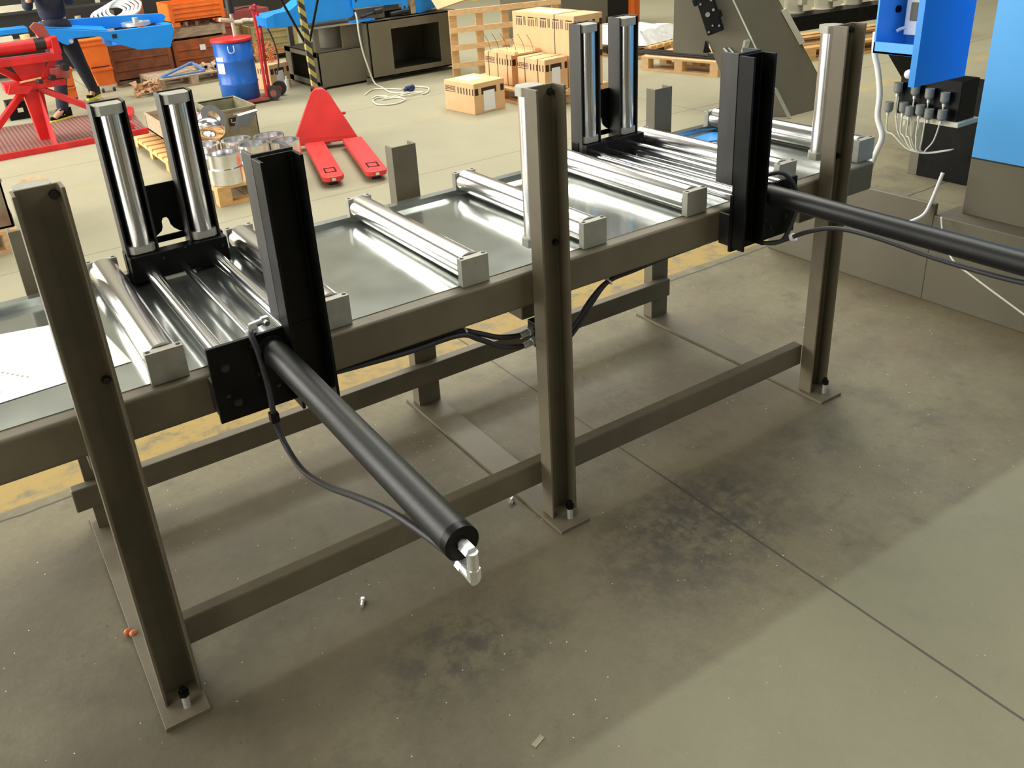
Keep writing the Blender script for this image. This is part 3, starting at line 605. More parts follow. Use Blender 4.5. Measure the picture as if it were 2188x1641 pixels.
for nm, bxs in (('deck_board', [(-.85, -.45+j*.2, .12, 1.2, -.31+j*.2, .145) for j in range(5)]), ('spacer_block', [(-.85+i*.65, -.45+j*.40, .02, -.70+i*.65, -.31+j*.40, .12) for i in range(4) for j in range(3)]), ('bottom_board', [(-.85, -.45+j*.40, 0, 1.2, -.31+j*.40, .02) for j in range(3)])):
    for b in bxs: MB().box(b[:3], b[3:]).build(nm, PINE2, Rr, local=True)

# ------------------------------------------------------------------ cardboard boxes
PB = pallet('wooden_pallet', 'pine pallet under the stack of cardboard boxes', (5.80, 5.02, 0), PI/2, L=1.52, W=.86, h=.144)
def carton(loc, rz, sx, sy, sz, label, word=True, labelp=True, straps=(), paper_top=False, tall=False, group=None):
    R = root('cardboard_box', label, 'box', loc, rz, group)
    MB().box((0, 0, 0), (sx, sy, sz)).build('carton', CARD, R, bevel=.004, local=True)
    e = .0012
    k = MB(); zt = sz-.055
    # barcode-like print band near the top on the two visible faces (x=0 and y=0)
    if not tall:
        y = sy*.98
        if word:
            w_ = sy*.36; y0 = sy*.97
            k.box((-e, y0-w_, zt), (.0, y0, zt+.006)); k.box((-e, y0-w_, zt-.052), (0, y0, zt-.046))
            text('SIEMENS', .046, R, Matrix.Translation((-e*1.2, y0-w_/2, zt-.0225)) @ Matrix(((0, 0, -1, 0), (-1, 0, 0, 0), (0, 1, 0, 0), (0, 0, 0, 1))), INK)
            yy = y0-w_-.035
        else: yy = sy*.94
        while yy > .02: k.box((-e, yy-.016, zt-.058), (0, yy, zt+.004)); yy -= .047
        k.box((.012, -e, zt-.060), (.055, 0, zt+.004)); k.box((sx*.24, -e, zt-.060), (sx*.72, 0, zt+.004)); k.box((sx*.86, -e, zt-.060), (sx*.97, 0, zt+.004))
    else:
        y = sy*.93
        while y > .05:
            for d in (0, .028, .056, .084): k.box((-e, y-d-.012, zt-.035-.045*(d < .09)), (0, y-d, zt-.012))
            k.box((-e, y-.100, zt), (0, y, zt+.012)); k.box((-e, y-.138, zt-.075), (0, y-.128, zt+.012)); k.box((-e, y-.160, zt-.075), (0, y-.150, zt+.012)); y -= .205
        for x in (.05, .14, .23, .32, .41): k.box((x, -e, zt-.060), (x+.035, 0, zt)); k.box((x, -e, zt-.36), (x+.035, 0, zt-.30))
    k.build('printed_band', INK, R, local=True)
    if labelp: MB().box((sx*.30, -.003, .02 if sz < .31 else .05), (sx*.66, 0, sz*.72)).build('shipping_label', PAPER, R, local=True)
    if paper_top: MB().box((sx*.25, sy*.35, sz), (sx*.68, sy*.85, sz+.003)).build('paper_note', PAPER, R, local=True)
    for s_ in straps:
        q = MB(); q.box((-.002, s_, 0), (0, s_+.010, sz+.002)); q.box((-.002, s_, sz), (sx+.002, s_+.010, sz+.002)); q.build('strap', INK, R, local=True)
    return R
carton((4.392, 5.372, 0), math.radians(6), .39, .485, .300, 'small cardboard box standing alone on the floor with a white label and note on top', paper_top=True)
carton((5.045, 5.09, .145), math.radians(4), .30, .42, .315, 'cardboard box at the right front of the pallet with a white label', straps=(.10, .30))
CB = carton((5.045, 5.66, .145), math.radians(2), .30, .48, .315, 'cardboard box on the pallet, left of the labelled one, wooden lid on top', labelp=False, straps=(.07, .24, .40))
carton((5.36, 5.02, .145), math.radians(1), .36, 1.02, .690, 'tall cardboard box at the back of the pallet, the largest of the stack', tall=True, word=False, labelp=False, straps=(.30,), paper_top=True)
k = MB(); k.box((5.02, 5.56, .462), (5.36, 5.98, .478)); k.box((5.03, 5.57, .478), (5.07, 5.97, .496)); k.box((5.28, 5.57, .478), (5.32, 5.97, .496)); solo(k, 'wooden_lid', PINE, 'thin wooden lid lying on the middle cardboard box', 'lid')  # loose wooden lid laid on the carton
for i in range(6):
    k = MB(); x = 5.05+.04*i; y = 6.05-.10*i
    k.tube([(x, y, .48), (x+.02, y+.06, .55), (x-.01, y+.10, .64)], .0025, n=6); k.build('strap_end', INK, CB)
# upright pallet
U = root('upright_pallet', 'pine pallet frame standing on edge behind the cardboard boxes', 'pallet', (5.6, 7.4, 0))
ux0, uy0 = 5.42, 7.38; dv = Vector((1.28, -.36, 0))
def up(t, z, dy=0): return (ux0+dv.x*t, uy0+dv.y*t+dy, z)
for t in (.0, .245, .49, .74, .98):
    b = MB(); b.bar(up(t, 0, .03), up(t, .76, .03), .10, .022, up=(0, 1, 0)); b.build('upright_board', PINE, U)
for z in (.12, .33, .53, .735):
    b = MB(); b.bar(up(-.04, z), up(1.02, z), .035, .062); b.build('cross_board', PINE, U)

# loose cardboard + yellow thing over the frame
k = MB(); k.add([(5.30, 7.55, .78), (5.78, 7.45, .88), (5.85, 7.8, 1.2), (5.28, 7.9, 1.1), (5.32, 7.57, .765), (5.80, 7.47, .86), (5.87, 7.82, 1.18), (5.30, 7.92, 1.08)], [(0,1,2,3),(7,6,5,4),(0,4,5,1),(1,5,6,2),(2,6,7,3),(3,7,4,0)]); solo(k, 'cardboard_flap', CARD, 'folded piece of cardboard resting above the grey steel frame', 'cardboard')
k = MB(); k.cyl((5.98, 7.75, .80), (5.98, 7.75, .90), .06, .05); solo(k, 'yellow_cap', YELLOW, 'small yellow cap poking above the upright pallet at its left', 'cap')  # plain yellow cap shape, not a signal lamp
k = MB(); k.sphere((6.55, 6.1, .90), .14, sc=(1.2, .8, .30)); k.box((6.40, 6.05, .86), (6.72, 6.2, .90)); solo(k, 'yellow_tool', YELLOW, 'yellow tool body behind the tall cardboard box', 'tool')

# ------------------------------------------------------------------ grey welded frame with blue machine parts
W_ = root('steel_base_frame', 'olive-grey welded machine base with two rectangular openings, under the blue parts', 'machine base', (4.8, 8.3, 0))
k = MB()
def frame_box(k, x0, x1, y0, y1, z0, z1, hx0, hx1, hz0, hz1, t=.02):
    k.box((x0, y0, z0), (hx0, y0+t, z1)); k.box((hx1, y0, z0), (x1, y0+t, z1)); k.box((hx0, y0, z0), (hx1, y0+t, hz0)); k.box((hx0, y0, hz1), (hx1, y0+t, z1))
    k.box((x0, y0, z0), (x0+t, y1, z1)); k.box((x1-t, y0, z0), (x1, y1, z1)); k.box((x0, y1-t, z0), (x1, y1, z1)); k.box((x0, y0, z1-t), (x1, y1, z1)); k.box((x0, y0, z0), (x1, y1, z0+t))
frame_box(k, 4.49, 5.72, 7.83, 8.75, .05, .715, 4.80, 5.47, .125, .60)
k.build('wide_bay', FGREY, W_, bevel=.003)
k = MB(); frame_box(k, 3.88, 4.49, 7.98, 9.05, .02, .430, 3.95, 4.42, .10, .36); 
k2 = MB(); k2.box((3.88, 7.98, .02), (4.49, 8.0, .430)); k2.box((3.88, 7.98, .42), (4.49, 9.05, .430)); k2.box((3.88, 7.98, .02), (3.90, 8.12, .43)); k2.box((3.88, 8.85, .02), (3.90, 9.05, .43)); k2.box((3.88, 8.0, .02), (3.90, 9.05, .09)); k2.box((3.88, 8.0, .37), (3.90, 9.05, .43)); k2.box((3.88, 9.03, .02), (4.49, 9.05, .43)); k2.box((3.88, 7.98, .02), (4.49, 9.05, .03))
k2.build('low_bay', FGREY, W_, bevel=.002)
k = MB(); k.box((4.47, 7.98, .43), (4.49, 8.9, .70)); k.box((4.25, 8.05, .43), (4.49, 8.07, .70)); k.cyl((4.32, 8.45, .43), (4.32, 8.45, .70), .22, n=32); k.build('drum_housing', FGREY, W_)
for x, y in ((3.93, 8.08), (3.95, 8.95)): MB().box((x-.03, y-.03, .43), (x+.03, y+.03, .70)).build('frame_post', FGREY, W_)
MB().prism([(3.88, 8.0), (4.49, 7.95), (4.49, 9.05), (4.1, 9.1), (3.82, 8.9)], 'z', .70, .722).build('top_plate', GALV, W_)
k = MB(); k.box((4.42, 7.82, .02), (4.47, 7.86, .07)); k.build('frame_foot', FGREY, W_)
# blue parts on top
H = root('blue_machine_casting', 'blue machine casting lying on the grey welded base', 'machine part', (4.3, 8.2, .72))
k = MB(); k.prism([(3.33, .80), (3.42, .775), (4.35, .775), (4.40, .80), (4.42, 1.10), (3.95, 1.14), (3.62, .95), (3.40, .93), (3.34, .90)], 'y', 7.95, 8.25); k.build('blue_arm', BLUE, H, bevel=.006)
k = MB(); k.prism([(3.30, .79), (3.40, .79), (3.40, .93), (3.30, .90)], 'y', 7.90, 8.3); k.build('arm_end_plate', BLUE, H, bevel=.004)
k = MB(); k.prism([(4.38, .88), (5.02, .86), (5.02, .78), (5.10, .775), (5.10, 1.4), (4.38, 1.4)], 'y', 7.90, 7.93)
k.build('blue_face_plate', BLUE, H, bevel=.003)
for x, z in ((4.42, .96), (4.62, .98), (5.05, .93), (5.05, .82)): MB().cyl((x, 7.90, z), (x, 7.893, z), .012, n=14).build('plate_hole_shade', DARKIN, H)
MB().box((5.13, 7.9, .73), (5.20, 8.2, 1.35)).build('grey_rail', GALV, H)
MB().prism([(5.20, .73), (5.28, .72), (5.66, .80), (5.66, .84), (5.5, .92), (5.38, 1.3), (5.20, 1.3)], 'y', 7.92, 8.25).build('blue_bracket', BLUE, H, bevel=.004)
MB().box((4.42, 7.95, .725), (4.80, 8.2, .86)).box((4.78, 7.97, .725), (5.10, 8.2, .80), mi=1).build('motor_body', [FGREY, BLACK], H, bevel=.005)
k = MB(); k.box((4.33, 7.86, .722), (4.62, 7.98, .742)); k.build('blue_foot_plate', BLUE, H)
MB().cyl((4.45, 7.88, .775), (4.66, 7.86, .815), .018, n=14).cyl((4.62, 7.86, .815), (4.72, 7.85, .825), .034, n=18).build('handle_lever', MILL, H)
MB().box((5.0, 7.9, .735), (5.12, 8.0, .775)).cyl((4.85, 7.9, .755), (5.1, 7.9, .775), .028).build('clamp_arm', MILL, H)
for x in (4.05, 4.20): MB().box((x, 8.0, 1.12), (x+.10, 8.1, 1.3)).build('red_cap', RED, H)
cb = MB(); cb.tube([(4.365, 7.84, .84), (4.36, 7.80, .776), (4.345, 7.76, .60), (4.362, 7.75, .41), (4.401, 7.75, .24), (4.46, 7.74, .03), (4.42, 7.45, .012), (4.36, 7.15, .010), (4.40, 6.98, .010), (4.51, 7.0, .010), (4.60, 7.02, .012)], .010, n=8)
cb.tube([(4.60, 7.03, .012), (4.68, 7.20, .01), (4.74, 7.12, .01), (4.76, 6.95, .01), (4.62, 6.74, .01), (4.54, 6.72, .01)], .009, n=8)
cb.tube([(4.10, 7.25, .01), (4.30, 7.45, .01), (4.45, 7.30, .01), (4.52, 7.15, .01)], .009, n=8)
cb.tube([(4.52, 6.98, .01), (4.25, 6.85, .01), (4.12, 6.95, .01), (4.00, 6.85, .01), (3.95, 6.60, .01), (4.10, 6.50, .01), (4.28, 6.62, .01), (4.25, 6.78, .01), (4.10, 6.82, .01)], .009, n=8)
cb.tube([(4.05, 6.98, .01), (4.15, 7.05, .01), (4.22, 6.95, .01), (4.16, 6.86, .01)], .009, n=8)
cb.tube([(4.2, 6.8, .01), (4.45, 6.76, .018), (4.6, 6.80, .01), (4.5, 6.9, .01), (4.35, 6.85, .014)], .009, n=8)
solo(cb, 'power_cable', CABLE, 'cream power cable hanging from the blue machine and coiled on the floor', 'cable')
k = MB(); k.cyl((4.50, 6.99, .035), (4.60, 7.03, .035), .034, n=20); k.cyl((4.46, 6.975, .035), (4.50, 6.99, .035), .018, n=14); solo(k, 'power_plug', mat('navy_plug', (.015, .03, .12), .35), 'dark blue plug at the end of the cream cable on the floor', 'plug')

# ------------------------------------------------------------------ pallet truck
J = root('pallet_truck', 'red hand pallet truck with a black and yellow striped handle, forks towards the table', 'pallet truck', (2.75, 5.1, 0))
A0 = Vector((2.72, 5.72, 0)); A1 = Vector((3.06, 5.28, 0))   # rear ends of the forks, outer edges
fd = Vector((-.33, -1.17, 0)).normalized(); rt = Vector((fd.y, -fd.x, 0))*-1
def fork(p, sgn):
    k = MB(); w_ = .085; L = 1.20
    T_ = Matrix(((rt.x, fd.x, 0, p.x), (rt.y, fd.y, 0, p.y), (0, 0, 1, 0), (0, 0, 0, 1)))
    k.prism([(-w_, 0), (w_, 0), (w_, L-.06), (w_*.8, L-.015), (w_*.4, L), (-w_*.4, L), (-w_*.8, L-.015), (-w_, L-.06)], 'z', .045, .085, T=T_)
    f_ = k.build('fork', REDJ, J, bevel=.006)
    q = MB(); fr_ = [(-.045, L-.27, -.035, L-.14), (.035, L-.27, .045, L-.14), (-.045, L-.27, .045, L-.26), (-.045, L-.15, .045, L-.14)]
    for a_, b_, c_, d_ in fr_: q.box((a_, b_, .084), (c_, d_, .088), T=T_)
    q.build('roller_slot', BLACK, f_)
    q = MB(); q.cyl(T_ @ Vector((-.035, L-.10, .036)), T_ @ Vector((.035, L-.10, .036)), .036, n=20); q.build('load_roller', RUBBER, f_)
    q = MB(); q.box((-.014, L-.006, .055), (.014, L+.004, .075), T=T_); q.build('worn_tip', ZINC, f_)
pR = Vector((2.79, 5.24, 0)); 
fork(Vector((2.66, 5.29, 0)), -1); fork(Vector((2.975, 5.18, 0)), 1)
# triangular body
base0 = Vector((2.51, 5.38, 0)); base1 = Vector((3.05, 5.19, 0)); mid = (base0+base1)/2
bx = (base1-base0).normalized(); by = Vector((-bx.y, bx.x, 0))
Tb = Matrix(((bx.x, by.x, 0, mid.x), (bx.y, by.y, 0, mid.y), (0, 0, 1, 0), (0, 0, 0, 1)))
hw = (base1-base0).length/2
k = MB(); lean = .14
for y0, y1 in ((0, .0),):
    Pf = [(-hw, -.0, .055), (hw, 0, .055), (hw*.92, .01, .10), (.075, lean, .475), (.03, lean+.015, .51), (-.04, lean+.015, .51), (-.085, lean, .475), (-hw*.95, .01, .12)]
    Pb = [(x*(.8 if z > .3 else .97), y+.17 if z < .3 else y+.07, z) for x, y, z in Pf]
    n_ = len(Pf); vs_ = [Tb @ Vector(p) for p in Pf]+[Tb @ Vector(p) for p in Pb]
    k.add(vs_, [tuple(range(n_)), tuple(range(2*n_-1, n_-1, -1))]+[(i, i+n_, (i+1) % n_+n_, (i+1) % n_) for i in range(n_)])
k.build('truck_body', REDJ, J, bevel=.012, seg=3)
k = MB(); k.cyl(Tb @ Vector((-.05, .30, .10)), Tb @ Vector((.05, .30, .10)), .095, n=24); k.build('steer_wheel', RUBBER, J, bevel=.008)
k = MB(); k.cyl(Tb @ Vector((0, .26, .12)), Tb @ Vector((0, .26, .46)), .045, n=20); k.box((-.07, .20, .40), (.07, .32, .50), T=Tb); k.build('pump_unit', BLACK, J, bevel=.006)
hb = Tb @ Vector((-.03, .24, .49)); ht = Vector((hb.x+.02, hb.y+.12, 1.45))
k = MB(); k.bar(hb, ht, .052, .036, up=(0, 1, 0)); k.build('striped_handle', STRIPE, J)
vv_ = hb.lerp(ht, .42)
for sx in (-.16, .16):
    k = MB(); k.cyl(hb.lerp(ht, .36), hb.lerp(ht, .80)+bx*sx, .011, n=12); k.build('handle_fork', BLACK, J)
k = MB(); k.cyl(Tb @ Vector((hw*.52, .10, .28)), Tb @ Vector((hw*.52+.05, .11, .28)), .014, n=12); k.build('side_pin', RED, J)

# ------------------------------------------------------------------ drum on hand truck
dc = Vector((2.945, 8.13, 0))
Dm = root('steel_drum', 'blue steel drum with a red lid and a white label', 'drum', dc)
R0 = .215
k = MB().lathe([(0, .052), (R0, .052), (R0, .22), (R0+.010, .235), (R0, .25), (R0, .47), (R0+.010, .485), (R0, .50), (R0, .695), (R0-.01, .70)], dc, n=40); k.build('drum_shell', DBLUE, Dm)
k = MB().lathe([(R0-.02, .690), (R0+.014, .690), (R0+.018, .705), (R0+.014, .722), (R0-.01, .726), (0, .735)], dc, n=40); k.build('drum_lid', RED, Dm)
an = math.atan2(-.9, -.55); 
k = MB()
V = []
for i in range(7):
    th = math.radians(-172+i*5.0)
    for z in (.36, .54): V.append(dc+Vector(((R0+.003)*math.cos(th), (R0+.003)*math.sin(th), z)))
k.add(V, [(2*i, 2*i+2, 2*i+3, 2*i+1) for i in range(6)]); k.build('drum_label', PAPER, Dm)
th = math.radians(-112); pp = dc+Vector((R0*math.cos(th), R0*math.sin(th), 0)); nn = Vector((math.cos(th), math.sin(th), 0)); tt = Vector((-nn.y, nn.x, 0))
k = MB().tube([pp+nn*.008-tt*.03+Vector((0, 0, .66)), pp+nn*.012-tt*.03+Vector((0, 0, .60)), pp+nn*.02+tt*.0+Vector((0, 0, .585)), pp+nn*.012+tt*.03+Vector((0, 0, .60)), pp+nn*.008+tt*.03+Vector((0, 0, .66))], .005, n=8); k.build('drum_handle', ZINC, Dm)
HT = root('hand_truck', 'red hand truck with black wheels holding the blue drum', 'hand truck', (3.12, 7.95, 0))
for px_, py_ in ((3.17, 7.90), (3.30, 8.16)):
    k = MB(); k.tube([(px_, py_, .03), (px_+.01, py_+.02, .40), (px_+.03, py_+.05, .72), (px_+.015, py_+.04, .98), (px_-.02, py_, 1.03)], .017, n=10); k.build('side_rail', RED, HT)
for z in (.15, .45, .8): MB().bar((3.18, 7.92, z), (3.31, 8.18, z), .02, .02).build('cross_bar', RED, HT)
MB().prism([(2.88, 7.88), (3.18, 7.86), (3.34, 8.16), (3.05, 8.3)], 'z', .025, .050).build('toe_plate', REDW, HT)
for px_, py_ in ((3.26, 7.90), (3.42, 8.14)):
    k = MB(); k.ring((px_-.02, py_-.025, .085), (px_+.005, py_+.02, .085), .085, .04, n=24); k.cyl((px_-.018, py_-.022, .085), (px_+.004, py_+.018, .085), .042, n=20, mi=1); k.build('wheel', [RUBBER, REDW], HT)
k = MB(); k.cyl((2.80, 7.86, .05), (2.83, 7.91, .05), .05, n=20); k.build('front_castor', RUBBER, HT)
PP = root('grease_pump', 'grease pump with pale grip and hose standing in the drum lid', 'pump', (2.99, 8.12, .735))
MB().cyl((2.99, 8.12, .735), (2.99, 8.12, .98), .018, n=14).build('pump_tube', CREAM, PP)
MB().cyl((2.99, 8.12, .98), (2.99, 8.12, 1.35), .045, n=16).build('pump_body', MILL, PP)
MB().cyl((2.84, 8.08, .93), (3.0, 8.12, .90), .022, n=12).build('pump_grip', CREAM, PP)
MB().tube([(3.0, 8.12, 1.0), (3.2, 8.15, 1.02), (3.35, 8.25, .9), (3.48, 8.3, .65), (3.48, 8.2, .40), (3.40, 8.10, .25)], .009, n=8).build('pump_hose', RUBBER, PP)

# ------------------------------------------------------------------ cardboard box with copper-coloured swarf and things around it
carton((3.46, 8.52, 0), math.radians(18), .30, .30, .30, 'open cardboard box with vertical print bars beside the hand truck', word=False, labelp=True)
k = MB(); random.seed(11)
for i in range(60):
    t = random.random(); x = 3.60+random.uniform(-.12, .14)-.10*t; y = 8.80+random.uniform(-.1, .2); z = .32+.25*random.random()*(1-abs(t-.5))
    r = random.uniform(.02, .04); ph = random.uniform(0, 6); pts = [(x+r*math.cos(ph+j), y+.5*r*math.sin(ph+j), z+r*.8*math.sin(ph*2+j*1.0)) for j in range(7)]
    k.tube(pts, .0045, n=5, res=3)
o = solo(k, 'coiled_swarf', COPPER, 'heap of orange coiled tubing above the open cardboard box', 'coil'); o['kind'] = 'stuff'
k = MB(); k.cyl((3.62, 8.42, 0), (3.62, 8.42, .12), .025, n=14); k.cyl((3.62, 8.42, .12), (3.62, 8.42, .16), .012, n=12); solo(k, 'white_bottle', WHITE, 'small white bottle on the floor right of the open cardboard box', 'bottle')

# ------------------------------------------------------------------ steel stacking bins at the back
def bin_(x0, x1, y0, y1, z0, z1, m, label, ribs=3, group=None, paper=None, feet=True):
    R = root('stacking_bin', label, 'bin', ((x0+x1)/2, (y0+y1)/2, z0), 0, group)
    k = MB(); t = .02; zb = z0+(.06 if feet else 0)
    k.box((x0, y0, zb), (x1, y0+t, z1)); k.box((x0, y1-t, zb), (x1, y1, z1)); k.box((x0, y0, zb), (x0+t, y1, z1)); k.box((x1-t, y0, zb), (x1, y1, z1)); k.box((x0, y0, zb), (x1, y1, zb+.02))
    k.build('bin_body', m, R, bevel=.003)
    h = (z1-zb)
    for i in range(1, ribs+1):
        z = zb+h*i/(ribs+1); MB().box((x0+.03, y0-.012, z-.012), (x1-.03, y0, z+.012)).build('pressed_rib', m, R, bevel=.003)
    for x in (x0, x1-.05): MB().box((x, y0-.014, zb), (x+.05, y0, z1)).build('corner_angle', m, R)
    if feet:
        k = MB()
        for x in (x0+.02, x1-.12): k.box((x, y0, z0), (x+.10, y0+.08, zb)); k.box((x, y1-.08, z0), (x+.10, y1, zb))
        k.build('bin_foot', m, R)
    if paper: MB().box((paper[0], y0-.018, paper[1]), (paper[0]+.08, y0-.014, paper[1]+.075)).build('paper_tag', PAPER, R)
    return R
bin_(2.04, 2.84, 10.60, 11.3, .02, .62, BROWN, 'low brown slatted bin behind the orange tipping bin', 3)
bin_(2.93, 3.68, 10.85, 11.6, .02, .46, RUSTO, 'rusty orange bin with a paper tag behind the pallet of scrap', 2, paper=(3.30, .30))
bin_(2.92, 3.72, 10.90, 11.6, .47, .62, OLDW, 'shallow weathered tray between the two orange bins', 0, feet=False)
bin_(2.98, 3.74, 10.85, 11.5, .64, .95, ORANGE, 'bright orange bin topmost of its stack behind the drum', 3)
bin_(4.10, 4.80, 10.95, 11.7, .0, .50, OLIVE, 'olive slatted bin behind the open cardboard box', 4)
bin_(3.90, 4.75, 11.9, 12.6, .0, .66, REDW, 'dull red bin furthest back, covered with grey bags', 2)
k = MB()
for i in range(5): k.sphere((4.08+.11*i, 11.4, .54+.012*(i % 2)), .10, sc=(1, .8, .42))
solo(k, 'grey_sacks', mat('grey_sack_cloth', (.50, .46, .38), .8, bump=.6, bscale=20), 'pale grey sacks heaped over the olive bin', 'sacks')
k = MB(); random.seed(5)
for i in range(14): k.box((0, 0, 0), (random.uniform(.05, .2), .05, random.uniform(.03, .12)), T=Matrix.Translation((3.0+.7*random.random(), 11.0+.3*random.random(), .62)) @ Matrix.Rotation(random.random()*3, 4, 'Z'))
o = solo(k, 'scrap_parts', OLDW, 'mixed scrap pieces lying in the weathered tray', 'scrap'); o['kind'] = 'stuff'
# plank bench / shelf at the far back left
B = root('workbench', 'long dark workbench with pale top rail at the far left back', 'bench', (1.5, 13.5, 0))
MB().box((-.5, 13.2, .93), (1.78, 13.3, 1.02)).build('bench_rail', CREAM, B)
MB().box((-.6, 13.3, .0), (4.4, 13.9, .88)).build('bench_body', DARKIN, B)
MB().box((-.5, 12.9, .50), (2.6, 13.3, .54)).build('bench_shelf', OLDW, B)
random.seed(21)
items = [(1.05, CREAM, .22, .05), (1.35, PINE, .10, .05), (1.62, CREAM, .18, .06), (2.15, OLDW, .05, .18), (2.25, REDW, .10, .12), (2.42, mat('teal_tin', (.05, .45, .42), .4), .06, .14), (2.62, FGREY, .06, .20), (2.75, OLDW, .10, .10), (2.95, BROWN, .06, .16)]
for i, (x, m_, w2, h2) in enumerate(items):
    nm = ('wooden_block', 'tin_can')[i % 2]
    k = MB()
    if i % 2: k.cyl((x, 13.1, .54), (x, 13.1, .54+h2*1.3), w2*.5+.02, n=16)
    else: k.box((x-w2/2-.02, 13.02, .54), (x+w2/2+.02, 13.2, .54+h2*1.3))
    names_ = ['long cream batten', 'short pine tin', 'cream batten end', 'tall grey can', 'dull red block', 'teal paint tin', 'olive-grey block', 'brown can', 'dark brown block']
    solo(k, nm, m_, names_[i]+' on the bench shelf behind the blue beam', 'clutter')
# tipping bin (orange) and its lower neighbour
def skip(x, y, s, label, rz=0.0):
    R = root('tipping_bin', label, 'bin', (x, y, 0), rz)
    k = MB()
    P = [(-.04*s, .09*s), (.17*s, .09*s), (.17*s, .66*s), (-.20*s, .66*s)]
    k.prism(P, 'y', -.05, .12); k.build('tapered_body', ORANGE, R, bevel=.006, local=True)
    MB().box((-.21*s, -.07, .60*s), (.18*s, -.05, .67*s)).box((-.22*s, -.09, .66*s), (.19*s, .14, .68*s)).build('bin_rim', ORANGE, R, bevel=.004, local=True)
    MB().box((-.09*s, -.075, .28*s), (.175*s, -.05, .31*s)).build('body_rib', ORANGE, R, bevel=.003, local=True)
    MB().box((-.08*s, -.058, .325*s), (.14*s, -.049, .335*s)).build('slot_shade', DARKIN, R, local=True)
    for xx in (.0, .14*s):
        k = MB(); k.prism([(xx-.03, .09*s), (xx+.03, .09*s), (xx+.012, .03), (xx-.012, .03)], 'y', -.03, .0); k.cyl((xx-.015, -.015, .03), (xx+.015, -.015, .03), .03, n=16, mi=1); k.build('castor', [ZINC, RUBBER], R, local=True)
    return R
skip(1.84, 10.45, 1.0, 'orange tapered tipping bin on castors under the blue beam', 0.0)
skip(1.36, 10.05, .62, 'small orange bin on castors behind the walking person', 0.0)

# ------------------------------------------------------------------ pallet of scrap
pallet('wooden_pallet', 'weathered grey pallet of scrap metal left of the blue drum', (2.40, 9.80, 0), math.radians(3), L=.98, W=.8, h=.14, m=OLDW)
k = MB(); k.bar((2.50, 9.9, .16), (2.98, 10.2, .24), .05, .02); k.bar((2.98, 10.2, .24), (3.05, 9.9, .16), .04, .02); k.bar((2.50, 9.88, .15), (3.05, 9.9, .15), .04, .02); solo(k, 'blue_angle_frame', mat('dusty_blue_paint', (.09, .20, .42), .5), 'dusty blue angle frame lying on the scrap pallet', 'frame')
for i, (x, y, r) in enumerate(((3.22, 9.92, .035), (3.12, 10.05, .03), (3.30, 10.1, .028), (3.05, 10.15, .022))):
    k = MB(); k.ring((x, y, .145+r), (x+.05, y+.30, .145+r), r, r*.7, n=20); solo(k, 'pipe_offcut', OLDW, ('wide pipe offcut with its dark mouth towards the viewer on the scrap pallet', 'second pipe offcut just left of the widest on the scrap pallet', 'pipe offcut at the right end of the scrap pallet', 'thinnest pipe offcut on the scrap pallet')[i], 'pipe')
k = MB(); random.seed(8)
for i in range(44):
    x = 2.27+random.uniform(-.17, .13); y = 9.66+random.uniform(-.1, .15); z = random.uniform(.02, .13)
    s_ = random.uniform(.05, .09); pts = [Vector((x+random.uniform(-s_, s_), y+random.uniform(-s_, s_), max(.004, z+random.uniform(-s_, s_)))) for _ in range(4)]
    k.add(pts, [(0, 1, 2), (0, 2, 3), (0, 3, 1), (1, 3, 2)])
o = solo(k, 'crumpled_paper', LEAFM, 'crumpled brown packing paper on the floor at the left end of the scrap pallet', 'paper'); o['kind'] = 'stuff'

# ------------------------------------------------------------------ red pedestal machine on tread plate
P_ = root('red_pedestal_stand', 'red steel pedestal stand with rollers on a tread-plate base, far left', 'stand', (.8, 8.0, 0))
MB().prism([(-.35, 7.40), (1.70, 7.40), (1.84, 8.90), (-.1, 9.15)], 'z', 0, .012).build('tread_plate', TREAD, P_)
MB().bar((-.35, 7.38, .028), (1.70, 7.38, .028), .045, .055).build('base_rail', RED, P_)
MB().bar((1.60, 8.02, .028), (1.86, 8.78, .028), .045, .055).build('base_rail', RED, P_) if False else None
MB().prism([(1.62, 8.20), (1.70, 8.16), (1.83, 8.60), (1.80, 8.72), (1.74, 8.60)], 'z', .012, .07).build('base_stop', RED, P_)
k = MB(); k.prism([(.745, .0), (.865, .0), (.90, .54), (.70, .54)], 'y', 7.96, 8.10)
k.build('pedestal_column', RED, P_, bevel=.004)
MB().prism([(7.50, .012), (7.96, .012), (7.96, .50), (7.90, .50)], 'x', .835, .850).build('column_gusset', RED, P_)
k = MB(); k.box((.55, 7.90, .52), (1.12, 8.2, .60)); k.build('hub_plate', RED, P_, bevel=.006)
MB().prism([(.60, .60), (.56, .52), (.74, .50), (.80, .56)], 'y', 7.84, 7.90).build('hub_lug', RED, P_)
for p0, p1 in (((.86, 7.95, .52), (1.47, 7.75, .16)), ((1.47, 7.75, .18), (1.62, 7.68, .02)), ((.72, 7.97, .52), (.32, 7.7, .20)), ((.74, 8.05, .60), (.50, 7.95, .80)), ((.93, 7.98, .60), (1.08, 7.98, .80))):
    MB().bar(p0, p1, .045, .06).build('brace_bar', RED, P_, bevel=.003)
MB().prism([(.74, .58), (.93, .58), (1.0, .80), (.66, .80)], 'y', 7.98, 8.02).build('head_web', RED, P_)
MB().bar((.30, 8.0, .81), (1.14, 8.0, .80), .20, .07).build('head_beam', RED, P_, bevel=.004)
k = MB(); k.cyl((.20, 8.0, .93), (1.10, 8.0, .935), .058, n=24); k.cyl((.93, 8.0, .934), (1.03, 8.0, .935), .0595, n=24, mi=1, caps=False); k.build('support_roller', [RED, MILL], P_)
